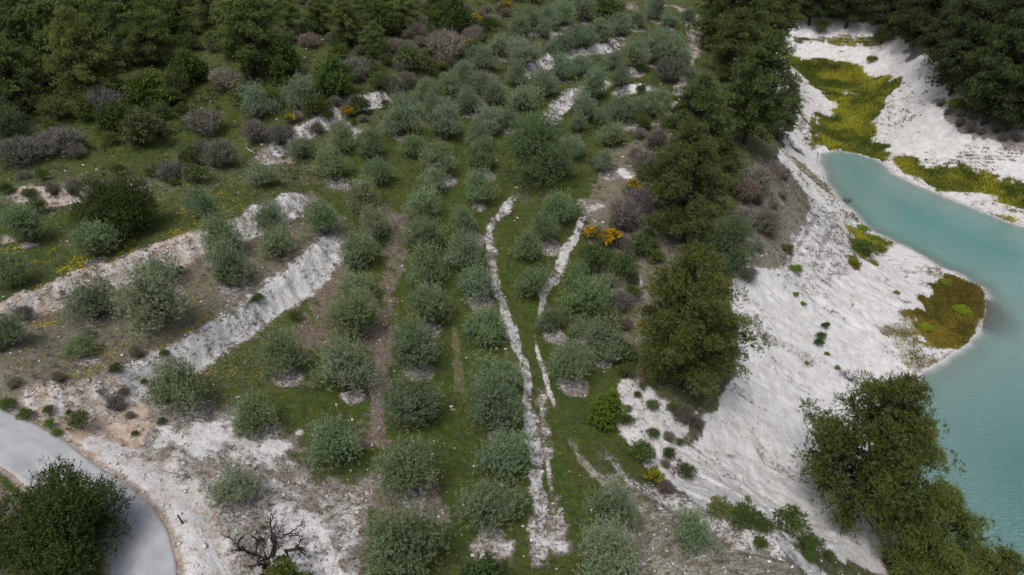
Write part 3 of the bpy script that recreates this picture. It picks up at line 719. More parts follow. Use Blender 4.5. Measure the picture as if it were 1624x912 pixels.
def ground_material():
    b = NB('hillside_ground')
    a1 = b.n('ShaderNodeAttribute', attribute_name='cover_a'); a2 = b.n('ShaderNodeAttribute', attribute_name='cover_b')
    s1 = b.n('ShaderNodeSeparateColor'); s2 = b.n('ShaderNodeSeparateColor')
    b.l(a1.outputs['Color'], s1.inputs[0]); b.l(a2.outputs['Color'], s2.inputs[0])
    grass, marl, pink, litter = s1.outputs[0], s1.outputs[1], s1.outputs[2], a1.outputs['Alpha']
    moss, scree, weed, dry = s2.outputs[0], s2.outputs[1], s2.outputs[2], a2.outputs['Alpha']
    big = b.noise(.22, 3); mid = b.noise(1.1, 5, .62); fine = b.noise(4.5, 4, .65); finer = b.noise(14, 3, .6)
    mid2 = b.noise(1.75, 5, .65, dist=.4)
    mf = b.math('ADD', b.math('MULTIPLY', mid, .5), b.math('MULTIPLY', fine, .5)); mg = b.math('ADD', b.math('MULTIPLY', mid2, .45), b.math('MULTIPLY', b.noise(5.5, 4, .7), .55))
    def cut(m, nz, amt=1.1, soft=.26):
        v = b.math('ADD', m, b.math('MULTIPLY', b.math('SUBTRACT', nz, .5), amt * 2))
        return b.ss(v, .5 - soft, .5 + soft)
    c = b.ramp(fine, [(.3, (.10, .083, .072)), (.5, (.20, .172, .155)), (.72, (.36, .325, .30))])
    lit = b.ramp(fine, [(.3, (.07, .05, .038)), (.55, (.17, .125, .10)), (.75, (.30, .25, .23))])
    c = b.mix(cut(litter, mf), c, lit)
    scr = b.ramp(fine, [(.32, (.09, .08, .075)), (.5, (.22, .20, .195)), (.7, (.40, .37, .37))])
    c = b.mix(cut(scree, mg), c, scr)
    pk = b.ramp(mid, [(.3, (.34, .255, .195)), (.55, (.48, .39, .325)), (.75, (.59, .52, .47))])
    c = b.mix(cut(pink, mg, .8), c, pk)
    mr = b.ramp(b.noise(.9, 6, .6), [(.3, (.48, .46, .455)), (.5, (.60, .585, .59)), (.7, (.67, .66, .675))])
    mp_ = b.n('ShaderNodeMapping'); mp_.inputs['Rotation'].default_value = (0, 0, .3); mp_.inputs['Scale'].default_value = (.35, 1.3, .5); b.l(b.pos(), mp_.inputs[0])
    mr = b.mix(b.math('MULTIPLY', b.ss(b.noise(1.0, 5, .65, vec=mp_.outputs[0], dist=.5), .5, .68), .45), mr, (.45, .41, .37))
    mr = b.mix(b.math('MULTIPLY', b.ss(finer, .62, .75), .35), mr, (.42, .38, .36))
    c = b.mix(cut(marl, mf, 1.15, .24), c, mr)
    dr = b.ramp(fine, [(.3, (.06, .06, .022)), (.5, (.115, .115, .042)), (.72, (.21, .185, .09))])
    c = b.mix(b.math('MULTIPLY', cut(dry, fine, 1.1), .85), c, dr)
    gr = b.ramp(mid2, [(.28, (.026, .045, .010)), (.5, (.048, .074, .015)), (.70, (.080, .106, .023))])
    gr = b.mix(b.math('MULTIPLY', b.ss(big, .42, .62), .45), gr, (.082, .082, .024))
    gr = b.mix(b.math('MULTIPLY', b.ss(b.noise(.5, 4, .6), .5, .62), .5), gr, (.034, .058, .010))
    gr = b.mix(b.math('MULTIPLY', b.ss(fine, .45, .7), .30), gr, (.085, .098, .028))
    gr = b.mix(b.math('MULTIPLY', b.ss(b.noise(2.6, 4, .65, dist=.8), .55, .68), .55), gr, (.10, .092, .045))
    c = b.mix(cut(grass, mg, 1.1, .2), c, gr)
    ms = b.ramp(b.math('ADD', b.math('MULTIPLY', b.noise(.24, 4, .6, dist=.5), .75), b.math('MULTIPLY', fine, .25)), [(.36, (.030, .055, .010)), (.44, (.055, .085, .012)), (.50, (.15, .155, .018)), (.56, (.20, .165, .018)), (.62, (.12, .075, .018)), (.66, (.07, .055, .018))])
    ms = b.mix(b.ss(fine, .5, .62), ms, b.mix(.5, ms, (.07, .075, .012)))
    c = b.mix(cut(moss, fine, .5), c, ms)
    wd = b.ramp(fine, [(.35, (.035, .035, .035)), (.6, (.13, .125, .12))])
    c = b.mix(cut(weed, fine, .6), c, wd)
    # scattered crumbs of chalk on everything, dark specks on the marl
    chips = b.ss(b.noise(7.5, 2, .5), .70, .74)
    c = b.mix(b.math('MULTIPLY', chips, b.math('SUBTRACT', .75, b.math('MULTIPLY', grass, .6), clamp=True)), c, (.60, .57, .54))
    specks = b.math('MULTIPLY', b.ss(b.noise(2.6, 4, .65, dist=.6), .62, .67), b.ss(marl, .5, .8))
    c = b.mix(b.math('MULTIPLY', specks, .6), c, (.24, .22, .17))
    hgt = b.math('ADD', b.math('MULTIPLY', mid, 1.2), b.math('ADD', b.math('MULTIPLY', fine, .6), b.math('MULTIPLY', finer, .25)))
    return b.done(b.bsdf(c, .95, .1, hgt, .75, .22).outputs[0])

def leaf_material(name, dark, light, trans=.22, rough=.6):
    b = NB(name)
    at_ = b.n('ShaderNodeAttribute', attribute_name='tint')
    oi = b.n('ShaderNodeObjectInfo')
    c = b.mix(at_.outputs['Fac'], dark, light)
    c = b.mix(1.0, c, oi.outputs['Color'], 'MULTIPLY')
    p = b.bsdf(c, rough, .25)
    t = b.n('ShaderNodeBsdfTranslucent'); b.l(c, t.inputs[0])
    m = b.n('ShaderNodeMixShader'); m.inputs[0].default_value = trans
    b.l(p.outputs[0], m.inputs[1]); b.l(t.outputs[0], m.inputs[2])
    return b.done(m.outputs[0])

def bark_material(name, c0, c1):
    b = NB(name)
    return b.done(b.bsdf(b.ramp(b.noise(6, 4), [(.35, c0), (.65, c1)]), .95, .1, b.noise(18, 3), .5, .03).outputs[0])

M_GROUND = ground_material()
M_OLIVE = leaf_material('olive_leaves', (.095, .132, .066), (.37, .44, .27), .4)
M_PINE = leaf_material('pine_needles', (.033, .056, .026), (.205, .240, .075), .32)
M_SHRUB = leaf_material('shrub_leaves', (.065, .090, .032), (.19, .23, .09), .35)
M_TWIG = leaf_material('bare_twigs', (.085, .077, .066), (.25, .235, .205), 0.0, .9)
M_YELLOW = leaf_material('yellow_blossom', (.42, .28, .01), (.62, .45, .02), .1)
M_BARK = bark_material('grey_bark', (.06, .05, .042), (.17, .145, .125))
M_DARKBARK = bark_material('dark_bark', (.025, .02, .018), (.075, .06, .05))
M_PALEWOOD = bark_material('bleached_wood', (.30, .28, .25), (.5, .47, .43))

# ------------------------------------------------------------------ ground mesh (finer where the photograph looks)
az = np.concatenate([np.radians(np.linspace(-180, -47, 34)[:-1]), np.radians(np.linspace(-47, 42, 900)), np.radians(np.linspace(42, 180, 34)[1:-1])])
rr = np.concatenate([[0.6, 3, 7, 12, 16, 20], np.arange(23, 28, .5), np.arange(28, 72, .15), np.geomspace(72.2, 132, 210), np.geomspace(132.6, 200, 95), np.geomspace(203, 560, 40)])
Rg, Ag = np.meshgrid(rr, az, indexing='ij')
GX = Rg * np.sin(Ag); GY = Rg * np.cos(Ag)
GZ, g_marl, g_pink, g_face, g_dl, g_dr = height(GX, GY, True)
GM = cover(GX, GY, g_marl, g_pink, g_face, g_dl, g_dr)
# tussocky relief where grass and weeds grow, crumbly relief where it is bare
GZ = GZ + np.where(g_dl > .5, 1, 0) * np.where(g_dr > ROAD_W / 2 + .6, 1, 0) * (GM[..., 0] * (fbm(GX, GY, .42, 2, 61) * .09) + GM[..., 5] * fbm(GX, GY, .3, 2, 63) * .07 + GM[..., 4] * (.08 + fbm(GX, GY, .5, 2, 65) * .12))
nr, na = Rg.shape
idx = np.arange(nr * na).reshape(nr, na)
a_, b_ = idx[:-1], idx[1:]
F = np.stack([a_, np.roll(a_, -1, 1), np.roll(b_, -1, 1), b_], -1).reshape(-1, 4)
V = np.stack([GX, GY, GZ], -1).reshape(-1, 3)
V = np.vstack([V, [[0, 0, float(GZ[0].mean())]]])
covf = GM.reshape(-1, 8); covf = np.vstack([covf, covf[:1]])
me = mesh_np('hillside_ground', V, F[:, ::-1], {'cover_a': ('FLOAT_COLOR', covf[:, :4]), 'cover_b': ('FLOAT_COLOR', covf[:, 4:])}, True)
ground = tag(link('ground', me, M_GROUND), kind='structure')

# ------------------------------------------------------------------ lane
def build_road():
    P = ROADC; T = np.gradient(P, axis=0); T /= np.linalg.norm(T, axis=1)[:, None]; N = np.c_[-T[:, 1], T[:, 0]]
    # resample
    s = np.linspace(0, _rc[-1], int(_rc[-1] / .5)); px = np.interp(s, _rc, P[:, 0]); py = np.interp(s, _rc, P[:, 1])
    nx = np.interp(s, _rc, N[:, 0]); ny = np.interp(s, _rc, N[:, 1]); z = np.interp(s, _rc, _rzs)
    k = 15; u = np.linspace(-1, 1, k)
    edge = 1 + np.outer(fbm(s, s * 0, 1.1, 3, 5), np.abs(u) ** 6) * .05
    X = px[:, None] + nx[:, None] * u * edge * ROAD_W / 2; Y = py[:, None] + ny[:, None] * u * edge * ROAD_W / 2
    Z = z[:, None] + .05 - .03 * u ** 2 + 0 * X
    top = np.stack([X, Y, Z], -1)
    sk = np.stack([X[:, [0, -1]], Y[:, [0, -1]], Z[:, [0, -1]] - .35], -1)
    V = np.concatenate([top.reshape(-1, 3), sk.reshape(-1, 3)])
    i = np.arange(len(s) * k).reshape(len(s), k)
    F = np.stack([i[:-1, :-1], i[1:, :-1], i[1:, 1:], i[:-1, 1:]], -1).reshape(-1, 4)
    j = np.arange(len(s) * 2).reshape(len(s), 2) + len(s) * k
    F2 = np.stack([j[:-1, 0], j[1:, 0], i[1:, 0], i[:-1, 0]], -1); F3 = np.stack([i[:-1, -1], i[1:, -1], j[1:, 1], j[:-1, 1]], -1)
    F = np.concatenate([F, F2, F3])
    side = np.concatenate([np.tile(u, len(s)), np.tile([-1, 1], len(s))])
    me = mesh_np('lane', V, F, {'across': ('FLOAT', side)}, False)
    b = NB('worn_concrete_lane')
    ac = b.n('ShaderNodeAttribute', attribute_name='across').outputs['Fac']
    tr = b.math('ABSOLUTE', b.math('SUBTRACT', b.math('ABSOLUTE', ac), .42))
    c = b.ramp(b.noise(.8, 5, .6), [(.3, (.31, .315, .335)), (.7, (.41, .415, .44))])
    c = b.mix(b.math('MULTIPLY', b.ss(tr, .22, .02), .22), c, (.24, .245, .26))
    c = b.mix(b.math('MULTIPLY', b.ss(b.noise(5, 4, .7), .58, .7), .25), c, (.22, .21, .20))
    c = b.mix(b.math('MULTIPLY', b.ss(b.noise(.35, 2, .5), .56, .58), .22), c, (.22, .225, .24))
    e = b.ss(b.math('ADD', b.math('ABSOLUTE', ac), b.math('MULTIPLY', b.math('SUBTRACT', b.noise(2.5, 4), .5), .35)), .88, 1.0)
    c = b.mix(b.math('MULTIPLY', e, .6), c, (.45, .40, .35))
    tag(link('lane', me, b.done(b.bsdf(c, .85, .25, b.noise(30, 3), .2, .01).outputs[0])), kind='structure')
build_road()

# ------------------------------------------------------------------ lake
def build_lake():
    xs = np.concatenate([np.arange(22, 115, .45), np.arange(116, 300, 6)]); ys = np.concatenate([np.arange(-220, 10, 8), np.arange(10, 130, .45)])
    X, Y = np.meshgrid(xs, ys, indexing='ij')
    d, _, _ = seg_dist(LAKE, X, Y, closed=True)
    d = np.where(inside(LAKE, X, Y), d, 0)
    d = d * (1 - .62 * np.exp(-(((X - SHX) / 3.4) ** 2 + ((Y - SHY) / 5.0) ** 2) ** 1.5))
    i = np.arange(X.size).reshape(X.shape)
    F = np.stack([i[:-1, :-1], i[1:, :-1], i[1:, 1:], i[:-1, 1:]], -1).reshape(-1, 4)
    keep = d.ravel()[F].max(1) > 0
    # keep a margin under the banks
    F = F[keep]
    me = mesh_np('lake_water', np.stack([X, Y, X * 0], -1).reshape(-1, 3), F, {'depth': ('FLOAT', d.ravel())}, True)
    b = NB('milky_turquoise_water')
    dep = b.n('ShaderNodeAttribute', attribute_name='depth').outputs['Fac']
    n1 = b.noise(.05, 3, .5)
    c = b.ramp(b.math('DIVIDE', dep, 22.0, clamp=True), [(0, (.21, .31, .285)), (.12, (.20, .33, .315)), (.34, (.145, .295, .285)), (.6, (.075, .24, .235)), (1, (.042, .205, .21))])
    c = b.mix(b.math('MULTIPLY', b.ss(n1, .4, .65), .25), c, (.10, .36, .36))
    mp = b.n('ShaderNodeMapping'); mp.inputs['Rotation'].default_value = (0, 0, .5); mp.inputs['Scale'].default_value = (1, 2.2, 1); b.l(b.pos(), mp.inputs[0])
    wv = b.math('ADD', b.noise(1.9, 5, .7, vec=mp.outputs[0], dist=.4), b.math('MULTIPLY', b.noise(.3, 3, .5), .9))
    c = b.mix(b.math('MULTIPLY', b.ss(b.noise(1.4, 5, .75, vec=mp.outputs[0], dist=.8), .48, .66), .12), c, (.16, .33, .32))
    p = b.bsdf(c, .10, .5, wv, 1.0, .45)
    t = b.n('ShaderNodeBsdfTransparent')
    m = b.n('ShaderNodeMixShader')
    op = b.math('SUBTRACT', 1.0, b.math('POWER', 2.718, b.math('MULTIPLY', dep, -1.1)))
    b.l(b.math('MAXIMUM', op, .10), m.inputs[0]); b.l(t.outputs[0], m.inputs[1]); b.l(p.outputs[0], m.inputs[2])
    tag(link('lake_water', me, b.done(m.outputs[0])), kind='structure')
build_lake()
# ------------------------------------------------------------------ plant builders
def nrm(v): return v / (np.linalg.norm(v, axis=-1, keepdims=True) + 1e-9)
class PB:
    """collects triangles/quads (as triangles) with a tint"""
    def __init__(s): s.V = []; s.F = []; s.T = []; s.n = 0; s.mi = []
    def add(s, V, F, T, mi=0):
        s.V.append(V); s.F.append(F + s.n); s.T.append(np.broadcast_to(T, (len(V),)).astype(float)); s.n += len(V); s.mi.append(np.full(len(F), mi, np.int32))
    def mesh(s, name, mats, smooth=False):
        V = np.vstack(s.V); F = np.vstack(s.F); me = mesh_np(name, V, F, {'tint': ('FLOAT', np.concatenate(s.T))}, smooth)
        for m in mats: me.materials.append(m)
        me.polygons.foreach_set('material_index', np.concatenate(s.mi)); return me
def tube(pb, pts, radii, sides=6, tint=.5, mi=0):
    P = np.array(pts, float); R = np.array(radii, float)
    T = nrm(np.gradient(P, axis=0)); ref = np.array([.31, .95, .1])
    A = nrm(np.cross(T, ref)); B = np.cross(T, A)
    th = np.linspace(0, 2 * math.pi, sides, endpoint=False)
    V = P[:, None] + R[:, None, None] * (A[:, None] * np.cos(th)[None, :, None] + B[:, None] * np.sin(th)[None, :, None])
    k = len(P); i = np.arange(k * sides).reshape(k, sides); j = np.roll(i, -1, 1)
    q = np.stack([i[:-1], j[:-1], j[1:], i[1:]], -1).reshape(-1, 4)
    F = np.vstack([q[:, [0, 1, 2]], q[:, [0, 2, 3]]])
    pb.add(V.reshape(-1, 3), F, tint, mi)
def limb(pb, rg, a, b, r0, r1, seg=6, wob=.12, sag=0.0, sides=6, tint=.5):
    a = np.array(a, float); b = np.array(b, float); L = np.linalg.norm(b - a)
    t = np.linspace(0, 1, seg)[:, None]
    P = a + (b - a) * t; off = rg.normal(0, wob * L * .3, (seg, 3)) * np.sin(t * math.pi); P = P + off
    P[:, 2] += sag * L * np.sin(t[:, 0] * math.pi)
    tube(pb, P, r0 + (r1 - r0) * t[:, 0], sides, tint)
def sprays(pb, rg, C, R, n, nl, length, leaf, lw, up=.4, spread=.8, tipup=0.2, inner=.55, diamond=True, flat=1.0, mi=0, tint=(0, 1), below=-.6):
    """n sprigs on lobes C (k,3) with radii R (k,); nl leaves each"""
    w = R ** 2; k = rg.choice(len(C), n, p=w / w.sum())
    d = nrm(rg.normal(size=(n, 3))); 
    bad = d[:, 2] < below; d[bad, 2] *= -1
    rad = R[k] * (inner + (1 - inner) * rg.random(n) ** .6)
    pos = C[k] + d * rad[:, None] * np.array([1, 1, flat])
    ax = nrm(d + np.array([0, 0, up]) + rg.normal(0, .35, (n, 3)))
    lobe_t = rg.random(len(C))[k]; spt = rg.random(n)
    t = rg.random((n, nl)); base = pos[:, None] + ax[:, None] * (t * length)[..., None]
    ld = nrm(ax[:, None] * (1 - spread * .5) + rg.normal(0, spread, (n, nl, 3)) + np.array([0, 0, tipup]))
    sd_ = nrm(np.cross(ld, rg.normal(size=(n, nl, 3))))
    ll = leaf * (.7 + .6 * rg.random((n, nl, 1))); ww = lw * (.7 + .6 * rg.random((n, nl, 1))) * .5
    tip = base + ld * ll; mid = base + ld * ll * .45
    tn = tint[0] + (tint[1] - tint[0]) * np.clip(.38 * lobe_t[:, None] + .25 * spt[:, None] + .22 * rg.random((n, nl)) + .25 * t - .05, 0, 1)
    N = n * nl
    if diamond:
        Vv = np.stack([base, mid + sd_ * ww, tip, mid - sd_ * ww], 2).reshape(-1, 3)
        q = np.arange(N * 4).reshape(N, 4); Fv = np.vstack([q[:, [0, 1, 2]], q[:, [0, 2, 3]]]); T = np.repeat(tn.ravel(), 4)
    else:
        Vv = np.stack([base - sd_ * ww, base + sd_ * ww, tip], 2).reshape(-1, 3)
        Fv = np.arange(N * 3).reshape(N, 3); T = np.repeat(tn.ravel(), 3)
    pb.add(Vv, Fv, T, mi)

def make_olive(seed, D=4.5, H=3.9, lobes=17, n=900, wild=False):
    rg = np.random.default_rng(seed)
    C = []; R = []
    for i in range(lobes):
        th = i * 2.399 + rg.normal(0, .35); q = math.sqrt((i + .6) / lobes)
        r = q * (D / 2 - .5) * rg.uniform(.72, 1.2)
        top = (H - .75) * math.sqrt(max(.05, 1 - (q * .93) ** 2))
        z = max(.8, top * rg.uniform(.68, 1.1) + .15)
        C.append((r * math.cos(th), r * math.sin(th), z)); R.append(rg.choice([rg.uniform(.32, .5), rg.uniform(.5, .7), rg.uniform(.7, .95)]) * D / 4.5)
    for i in range(6):
        th = i * 1.05 + rg.normal(0, .3); C.append(((D / 2 - .95) * math.cos(th), (D / 2 - .95) * math.sin(th), rg.uniform(1.05, 1.6))); R.append(rg.uniform(.4, .65) * D / 4.5)
    C = np.array(C); R = np.array(R); C[:, :2] += rg.normal(0, .2, 2)
    cr = PB()
    sprays(cr, rg, C, R, int(n * .92), 9, .42, .17, .055, up=.55, spread=.75, tipup=.25, inner=.5)
    sprays(cr, rg, C, R * 1.3, int(n * .22), 9, .75, .16, .05, up=1.5, spread=.5, inner=.85, tint=(.25, 1.0))
    # an inner mass of larger leaves in the darker tints
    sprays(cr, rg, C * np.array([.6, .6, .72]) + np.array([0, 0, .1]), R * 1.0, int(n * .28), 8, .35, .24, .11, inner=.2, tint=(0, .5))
    tr = PB(); k = rg.integers(2, 4)
    for j in range(k):
        a = rg.uniform(0, 6.28); base = np.array([math.cos(a) * .16, math.sin(a) * .16, -.25])
        fork = np.array([math.cos(a) * .45, math.sin(a) * .45, rg.uniform(.7, 1.1)])
        limb(tr, rg, base, fork, .22, .15, 5, .15)
        for c in C[j::k][:7]: limb(tr, rg, fork, c * np.array([.85, .85, .9]), .085, .02, 5, .2)
    return tr.mesh('olive_trunk', [M_BARK], True), cr.mesh('olive_crown', [M_OLIVE]), D

def make_pine(seed, D=9.0, H=10.4, lean=0.0, fine=1.0):
    rg = np.random.default_rng(seed)
    C = []; R = []; B = []
    z0 = .16 * H; nlev = 8
    for L in range(nlev):
        f = L / (nlev - 1); z = z0 + (H - z0 - .8) * f
        prof = math.cos(max(0, f - .25) / .75 * math.pi / 2 * .95) ** .7 * (.74 + min(f, .26))
        rad = (D / 2 - .5) * max(.14, prof)
        m = max(2, int(round(8 * rad / (D / 2)) + 2)); ph = rg.uniform(0, 6.28)
        for j in range(m):
            th = ph + j * 2 * math.pi / m + rg.normal(0, .25); rr_ = rad * rg.uniform(.70, 1.12)
            bc = np.array([rr_ * math.cos(th), rr_ * math.sin(th), z + rg.normal(0, .28)]); B.append(bc)
            for q in range(6):        # every bough carries a line of pads of needles, sweeping up to its tip
                u_ = .52 + .58 * (q + rg.random()) / 6
                o = rg.normal(size=3) * np.array([.28, .28, .12])
                C.append(np.array([bc[0] * u_, bc[1] * u_, bc[2] + (u_ - .8) * .9]) + o); R.append(rg.uniform(.42, .78) * (1.12 - .3 * u_) * D / 9)
            if rad > 1.8: C.append(bc * np.array([.6, .6, 1]) + np.array([0, 0, .3])); R.append(rg.uniform(.7, 1.0))
    C.append(np.array([0, 0, H - .7])); R.append(.8)
    C = np.array(C); R = np.array(R); B = np.array(B)
    bend = lambda z: np.stack([lean * (z / H) ** 1.5 * 1.6, .25 * np.sin(z * .5)], -1)
    C[:, :2] += bend(C[:, 2]); B[:, :2] += bend(B[:, 2])
    cr = PB(); a = .24 / fine ** .5; w = .046 / fine ** .5
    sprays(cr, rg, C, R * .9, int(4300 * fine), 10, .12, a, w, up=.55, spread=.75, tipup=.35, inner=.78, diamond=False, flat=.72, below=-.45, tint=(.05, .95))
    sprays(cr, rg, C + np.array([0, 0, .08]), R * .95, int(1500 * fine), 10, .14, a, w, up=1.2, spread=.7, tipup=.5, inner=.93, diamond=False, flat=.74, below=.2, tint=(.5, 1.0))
    sprays(cr, rg, C * np.array([.8, .8, 1]), R * .8, 1500, 9, .3, .34, .09, inner=.2, diamond=False, flat=.6, tint=(0, .35))  # inner needles tinted darker: deep shade between the boughs put into the colour
    tr = PB(); zz = np.linspace(-.4, H - .9, 9); xy = bend(np.maximum(zz, 0)) + np.c_[rg.normal(0, .05, 9), rg.normal(0, .05, 9)]
    tube(tr, np.c_[xy, zz], .26 * D / 9 * (1 - .85 * np.linspace(0, 1, 9)) + .02, 8)
    for c in B:
        zb = max(.12 * H, c[2] - .18 * math.hypot(c[0], c[1]) - .6); b0 = bend(np.array(zb))
        if zb < H - 1: limb(tr, rg, (b0[0], b0[1], zb), c - np.array([0, 0, .25]), .075, .018, 4, .1, .04, 4)
    # dead lower branches
    for i in range(9):
        a = rg.uniform(0, 6.28); z = rg.uniform(.1, .3) * H; b0 = bend(np.array(z)); limb(tr, rg, (b0[0], b0[1], z), (b0[0] + math.cos(a) * 2.3, b0[1] + math.sin(a) * 2.3, z + .2), .04, .01, 4, .15, 0, 3)
    return tr.mesh('pine_trunk', [M_DARKBARK], True), cr.mesh('pine_crown', [M_PINE]), D

def make_leafy(seed, D, H, lobes, n, leaf=.16, lw=.09, low=.5):
    rg = np.random.default_rng(seed); C = []; R = []
    for i in range(lobes):
        th = i * 2.399 + rg.normal(0, .4); q = math.sqrt((i + .5) / lobes); r = q * (D / 2 - .12 * D) * rg.uniform(.62, 1.25)
        for z in ((H * .82) * math.sqrt(max(.04, 1 - (q * .95) ** 2)) * rg.uniform(.62, 1.1), ) + ((rg.uniform(low, H * .45),) if q > .5 else ()):
            C.append((r * math.cos(th), r * math.sin(th), z)); R.append(rg.uniform(.11, .19) * D)
    C = np.array(C); R = np.array(R); cr = PB()
    sprays(cr, rg, C, R, n, 8, .36, leaf, lw, up=.35, spread=1.0, tipup=.1, inner=.5)
    sprays(cr, rg, C, R * 1.25, n // 7, 8, .5, leaf, lw, up=.7, spread=.8, inner=.85, tint=(.3, 1))
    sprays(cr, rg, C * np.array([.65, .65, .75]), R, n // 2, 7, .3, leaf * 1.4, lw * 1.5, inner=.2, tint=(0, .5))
    tr = PB()
    for j in range(3):
        a = j * 2.1 + rg.uniform(0, 1); fork = np.array([math.cos(a) * .08 * D, math.sin(a) * .08 * D, .25 * H]); limb(tr, rg, (fork[0] * .3, fork[1] * .3, -.3), fork, .05 * D / 2.2, .035 * D / 2.2, 4)
        for c in C[j::3][:9]: limb(tr, rg, fork, c * .9, .022 * D / 2, .012, 5, .2, 0, 5)
    return tr.mesh('tree_trunk', [M_DARKBARK], True), cr.mesh('tree_crown', [M_SHRUB]), D

def make_dome(seed, D=2.0, H=1.5, n=420):
    rg = np.random.default_rng(seed); C = []; R = []
    for i in range(9):
        th = i * 2.399; q = math.sqrt(i / 9); C.append((q * D * .36 * math.cos(th), q * D * .36 * math.sin(th), H * (.25 + .42 * math.sqrt(1 - q * q)) * rg.uniform(.8, 1.2))); R.append(rg.uniform(.2, .34) * D / 2 * 1.2)
    C = np.array(C); R = np.array(R); pb = PB()
    sprays(pb, rg, C, R, n, 7, .26, .12, .06, up=.7, spread=.8, inner=.4)
    sprays(pb, rg, C, R * 1.2, n // 5, 6, .3, .12, .05, up=1.2, spread=.6, inner=.8, tint=(.4, 1))
    for i in range(7): limb(pb, rg, (0, 0, -.15), C[i] * .9, .02, .008, 4, .2, 0, 3, tint=0)
    return pb.mesh('shrub_foliage', [M_SHRUB]), D

def make_bare(seed, D=2.0, H=1.45, n=150):
    rg = np.random.default_rng(seed); pb = PB()
    for i in range(n):
        a = rg.uniform(0, 6.28); q = math.sqrt(rg.random()); b = np.array([math.cos(a) * q * .22 * D, math.sin(a) * q * .22 * D, -.1])
        e = np.array([math.cos(a) * q * D * .5, math.sin(a) * q * D * .5, H * math.sqrt(max(.06, 1 - q * q * .9)) * rg.uniform(.7, 1.1)])
        limb(pb, rg, b, e, .014, .005, 4, .25, .1, 3, tint=rg.random() * .7)
    C = np.array([(math.cos(i * 2.4) * math.sqrt(i / 10) * D * .36, math.sin(i * 2.4) * math.sqrt(i / 10) * D * .36, H * .6 * math.sqrt(1 - i / 12)) for i in range(10)]); R = rg.uniform(.22, .34, 10) * D / 2 * 1.25
    sprays(pb, rg, C, R, 520, 6, .3, .22, .022, up=.9, spread=.6, inner=.3, diamond=False, tint=(.2, 1))
    return pb.mesh('bare_twigs', [M_TWIG]), D

def make_gorse(seed, D=1.6, H=1.2):
    rg = np.random.default_rng(seed); C = np.array([(math.cos(i * 2.4) * math.sqrt(i / 8) * D * .34, math.sin(i * 2.4) * math.sqrt(i / 8) * D * .34, H * (.25 + .4 * math.sqrt(1 - i / 9))) for i in range(8)]); R = rg.uniform(.2, .32, 8) * D / 1.6
    pb = PB(); sprays(pb, rg, C, R, 260, 7, .22, .13, .04, up=.8, inner=.3, tint=(0, .7))
    fl = PB(); k = rg.choice(8, 5, replace=False)
    sprays(fl, rg, C[k], R[k] * 1.12, 150, 6, .2, .09, .09, up=.8, inner=.75, below=-.1)
    return (pb.mesh('gorse_foliage', [M_SHRUB]), fl.mesh('gorse_blossom', [M_YELLOW])), D

def make_mound(seed, D=1.2, H=.5):
    rg = np.random.default_rng(seed); C = np.array([(math.cos(i * 2.4) * math.sqrt(i / 7) * D * .34, math.sin(i * 2.4) * math.sqrt(i / 7) * D * .34, H * .35) for i in range(7)]); R = rg.uniform(.16, .24, 7) * D
    pb = PB(); sprays(pb, rg, C, R, 330, 6, .12, .10, .035, up=1.0, inner=.2, flat=.75, below=-.1, tint=(.2, 1))
    return pb.mesh('tuft_foliage', [M_SHRUB]), D

P_OLIVE = [make_olive(100 + i, D=4.5, H=[3.9, 3.6, 4.2, 3.7, 4.0, 4.3][i], lobes=[14, 11, 17, 12, 16, 13][i], n=[900, 760, 980, 700, 900, 820][i]) for i in range(6)]
P_WILD = [make_olive(140 + i, D=6.0, H=6.6, lobes=26, n=1500) for i in range(2)]
P_PINE = [make_pine(200 + i, H=[10.6, 9.8, 11.4, 10.2, 11.0][i], lean=[.3, -.6, .8, 0, -.3][i]) for i in range(5)]
P_PINE_BIG = [make_pine(220 + i, H=[10.6, 9.6][i], lean=[.5, .2][i], fine=2.6) for i in range(2)]
P_CAROB = [make_leafy(300 + i, 8.0, 6.4, 19, 7500, .12, .07) for i in range(2)]
P_LEAFY = [make_leafy(310 + i, 3.4, 3.6, 15, 900, .15, .10) for i in range(3)]
P_DOME = [make_dome(400 + i, n=[420, 380, 460, 400][i], H=[1.5, 1.25, 1.7, 1.4][i]) for i in range(4)]
P_BARE = [make_bare(420 + i, H=[1.5, 1.2, 1.7, 1.35][i]) for i in range(4)]
P_GORSE = [make_gorse(440 + i) for i in range(2)]
P_MOUND = [make_mound(460 + i) for i in range(2)]
ORD = "first second third fourth fifth sixth seventh eighth ninth tenth eleventh twelfth thirteenth fourteenth fifteenth sixteenth seventeenth eighteenth nineteenth twentieth".split()
O9 = ORD[:9]
for _t, _o in (("twenty", "twentieth"), ("thirty", "thirtieth"), ("forty", "fortieth"), ("fifty", "fiftieth"), ("sixty", "sixtieth")):
    if _t != "twenty": ORD.append(_o)
    ORD += [_t + "-" + w for w in O9]

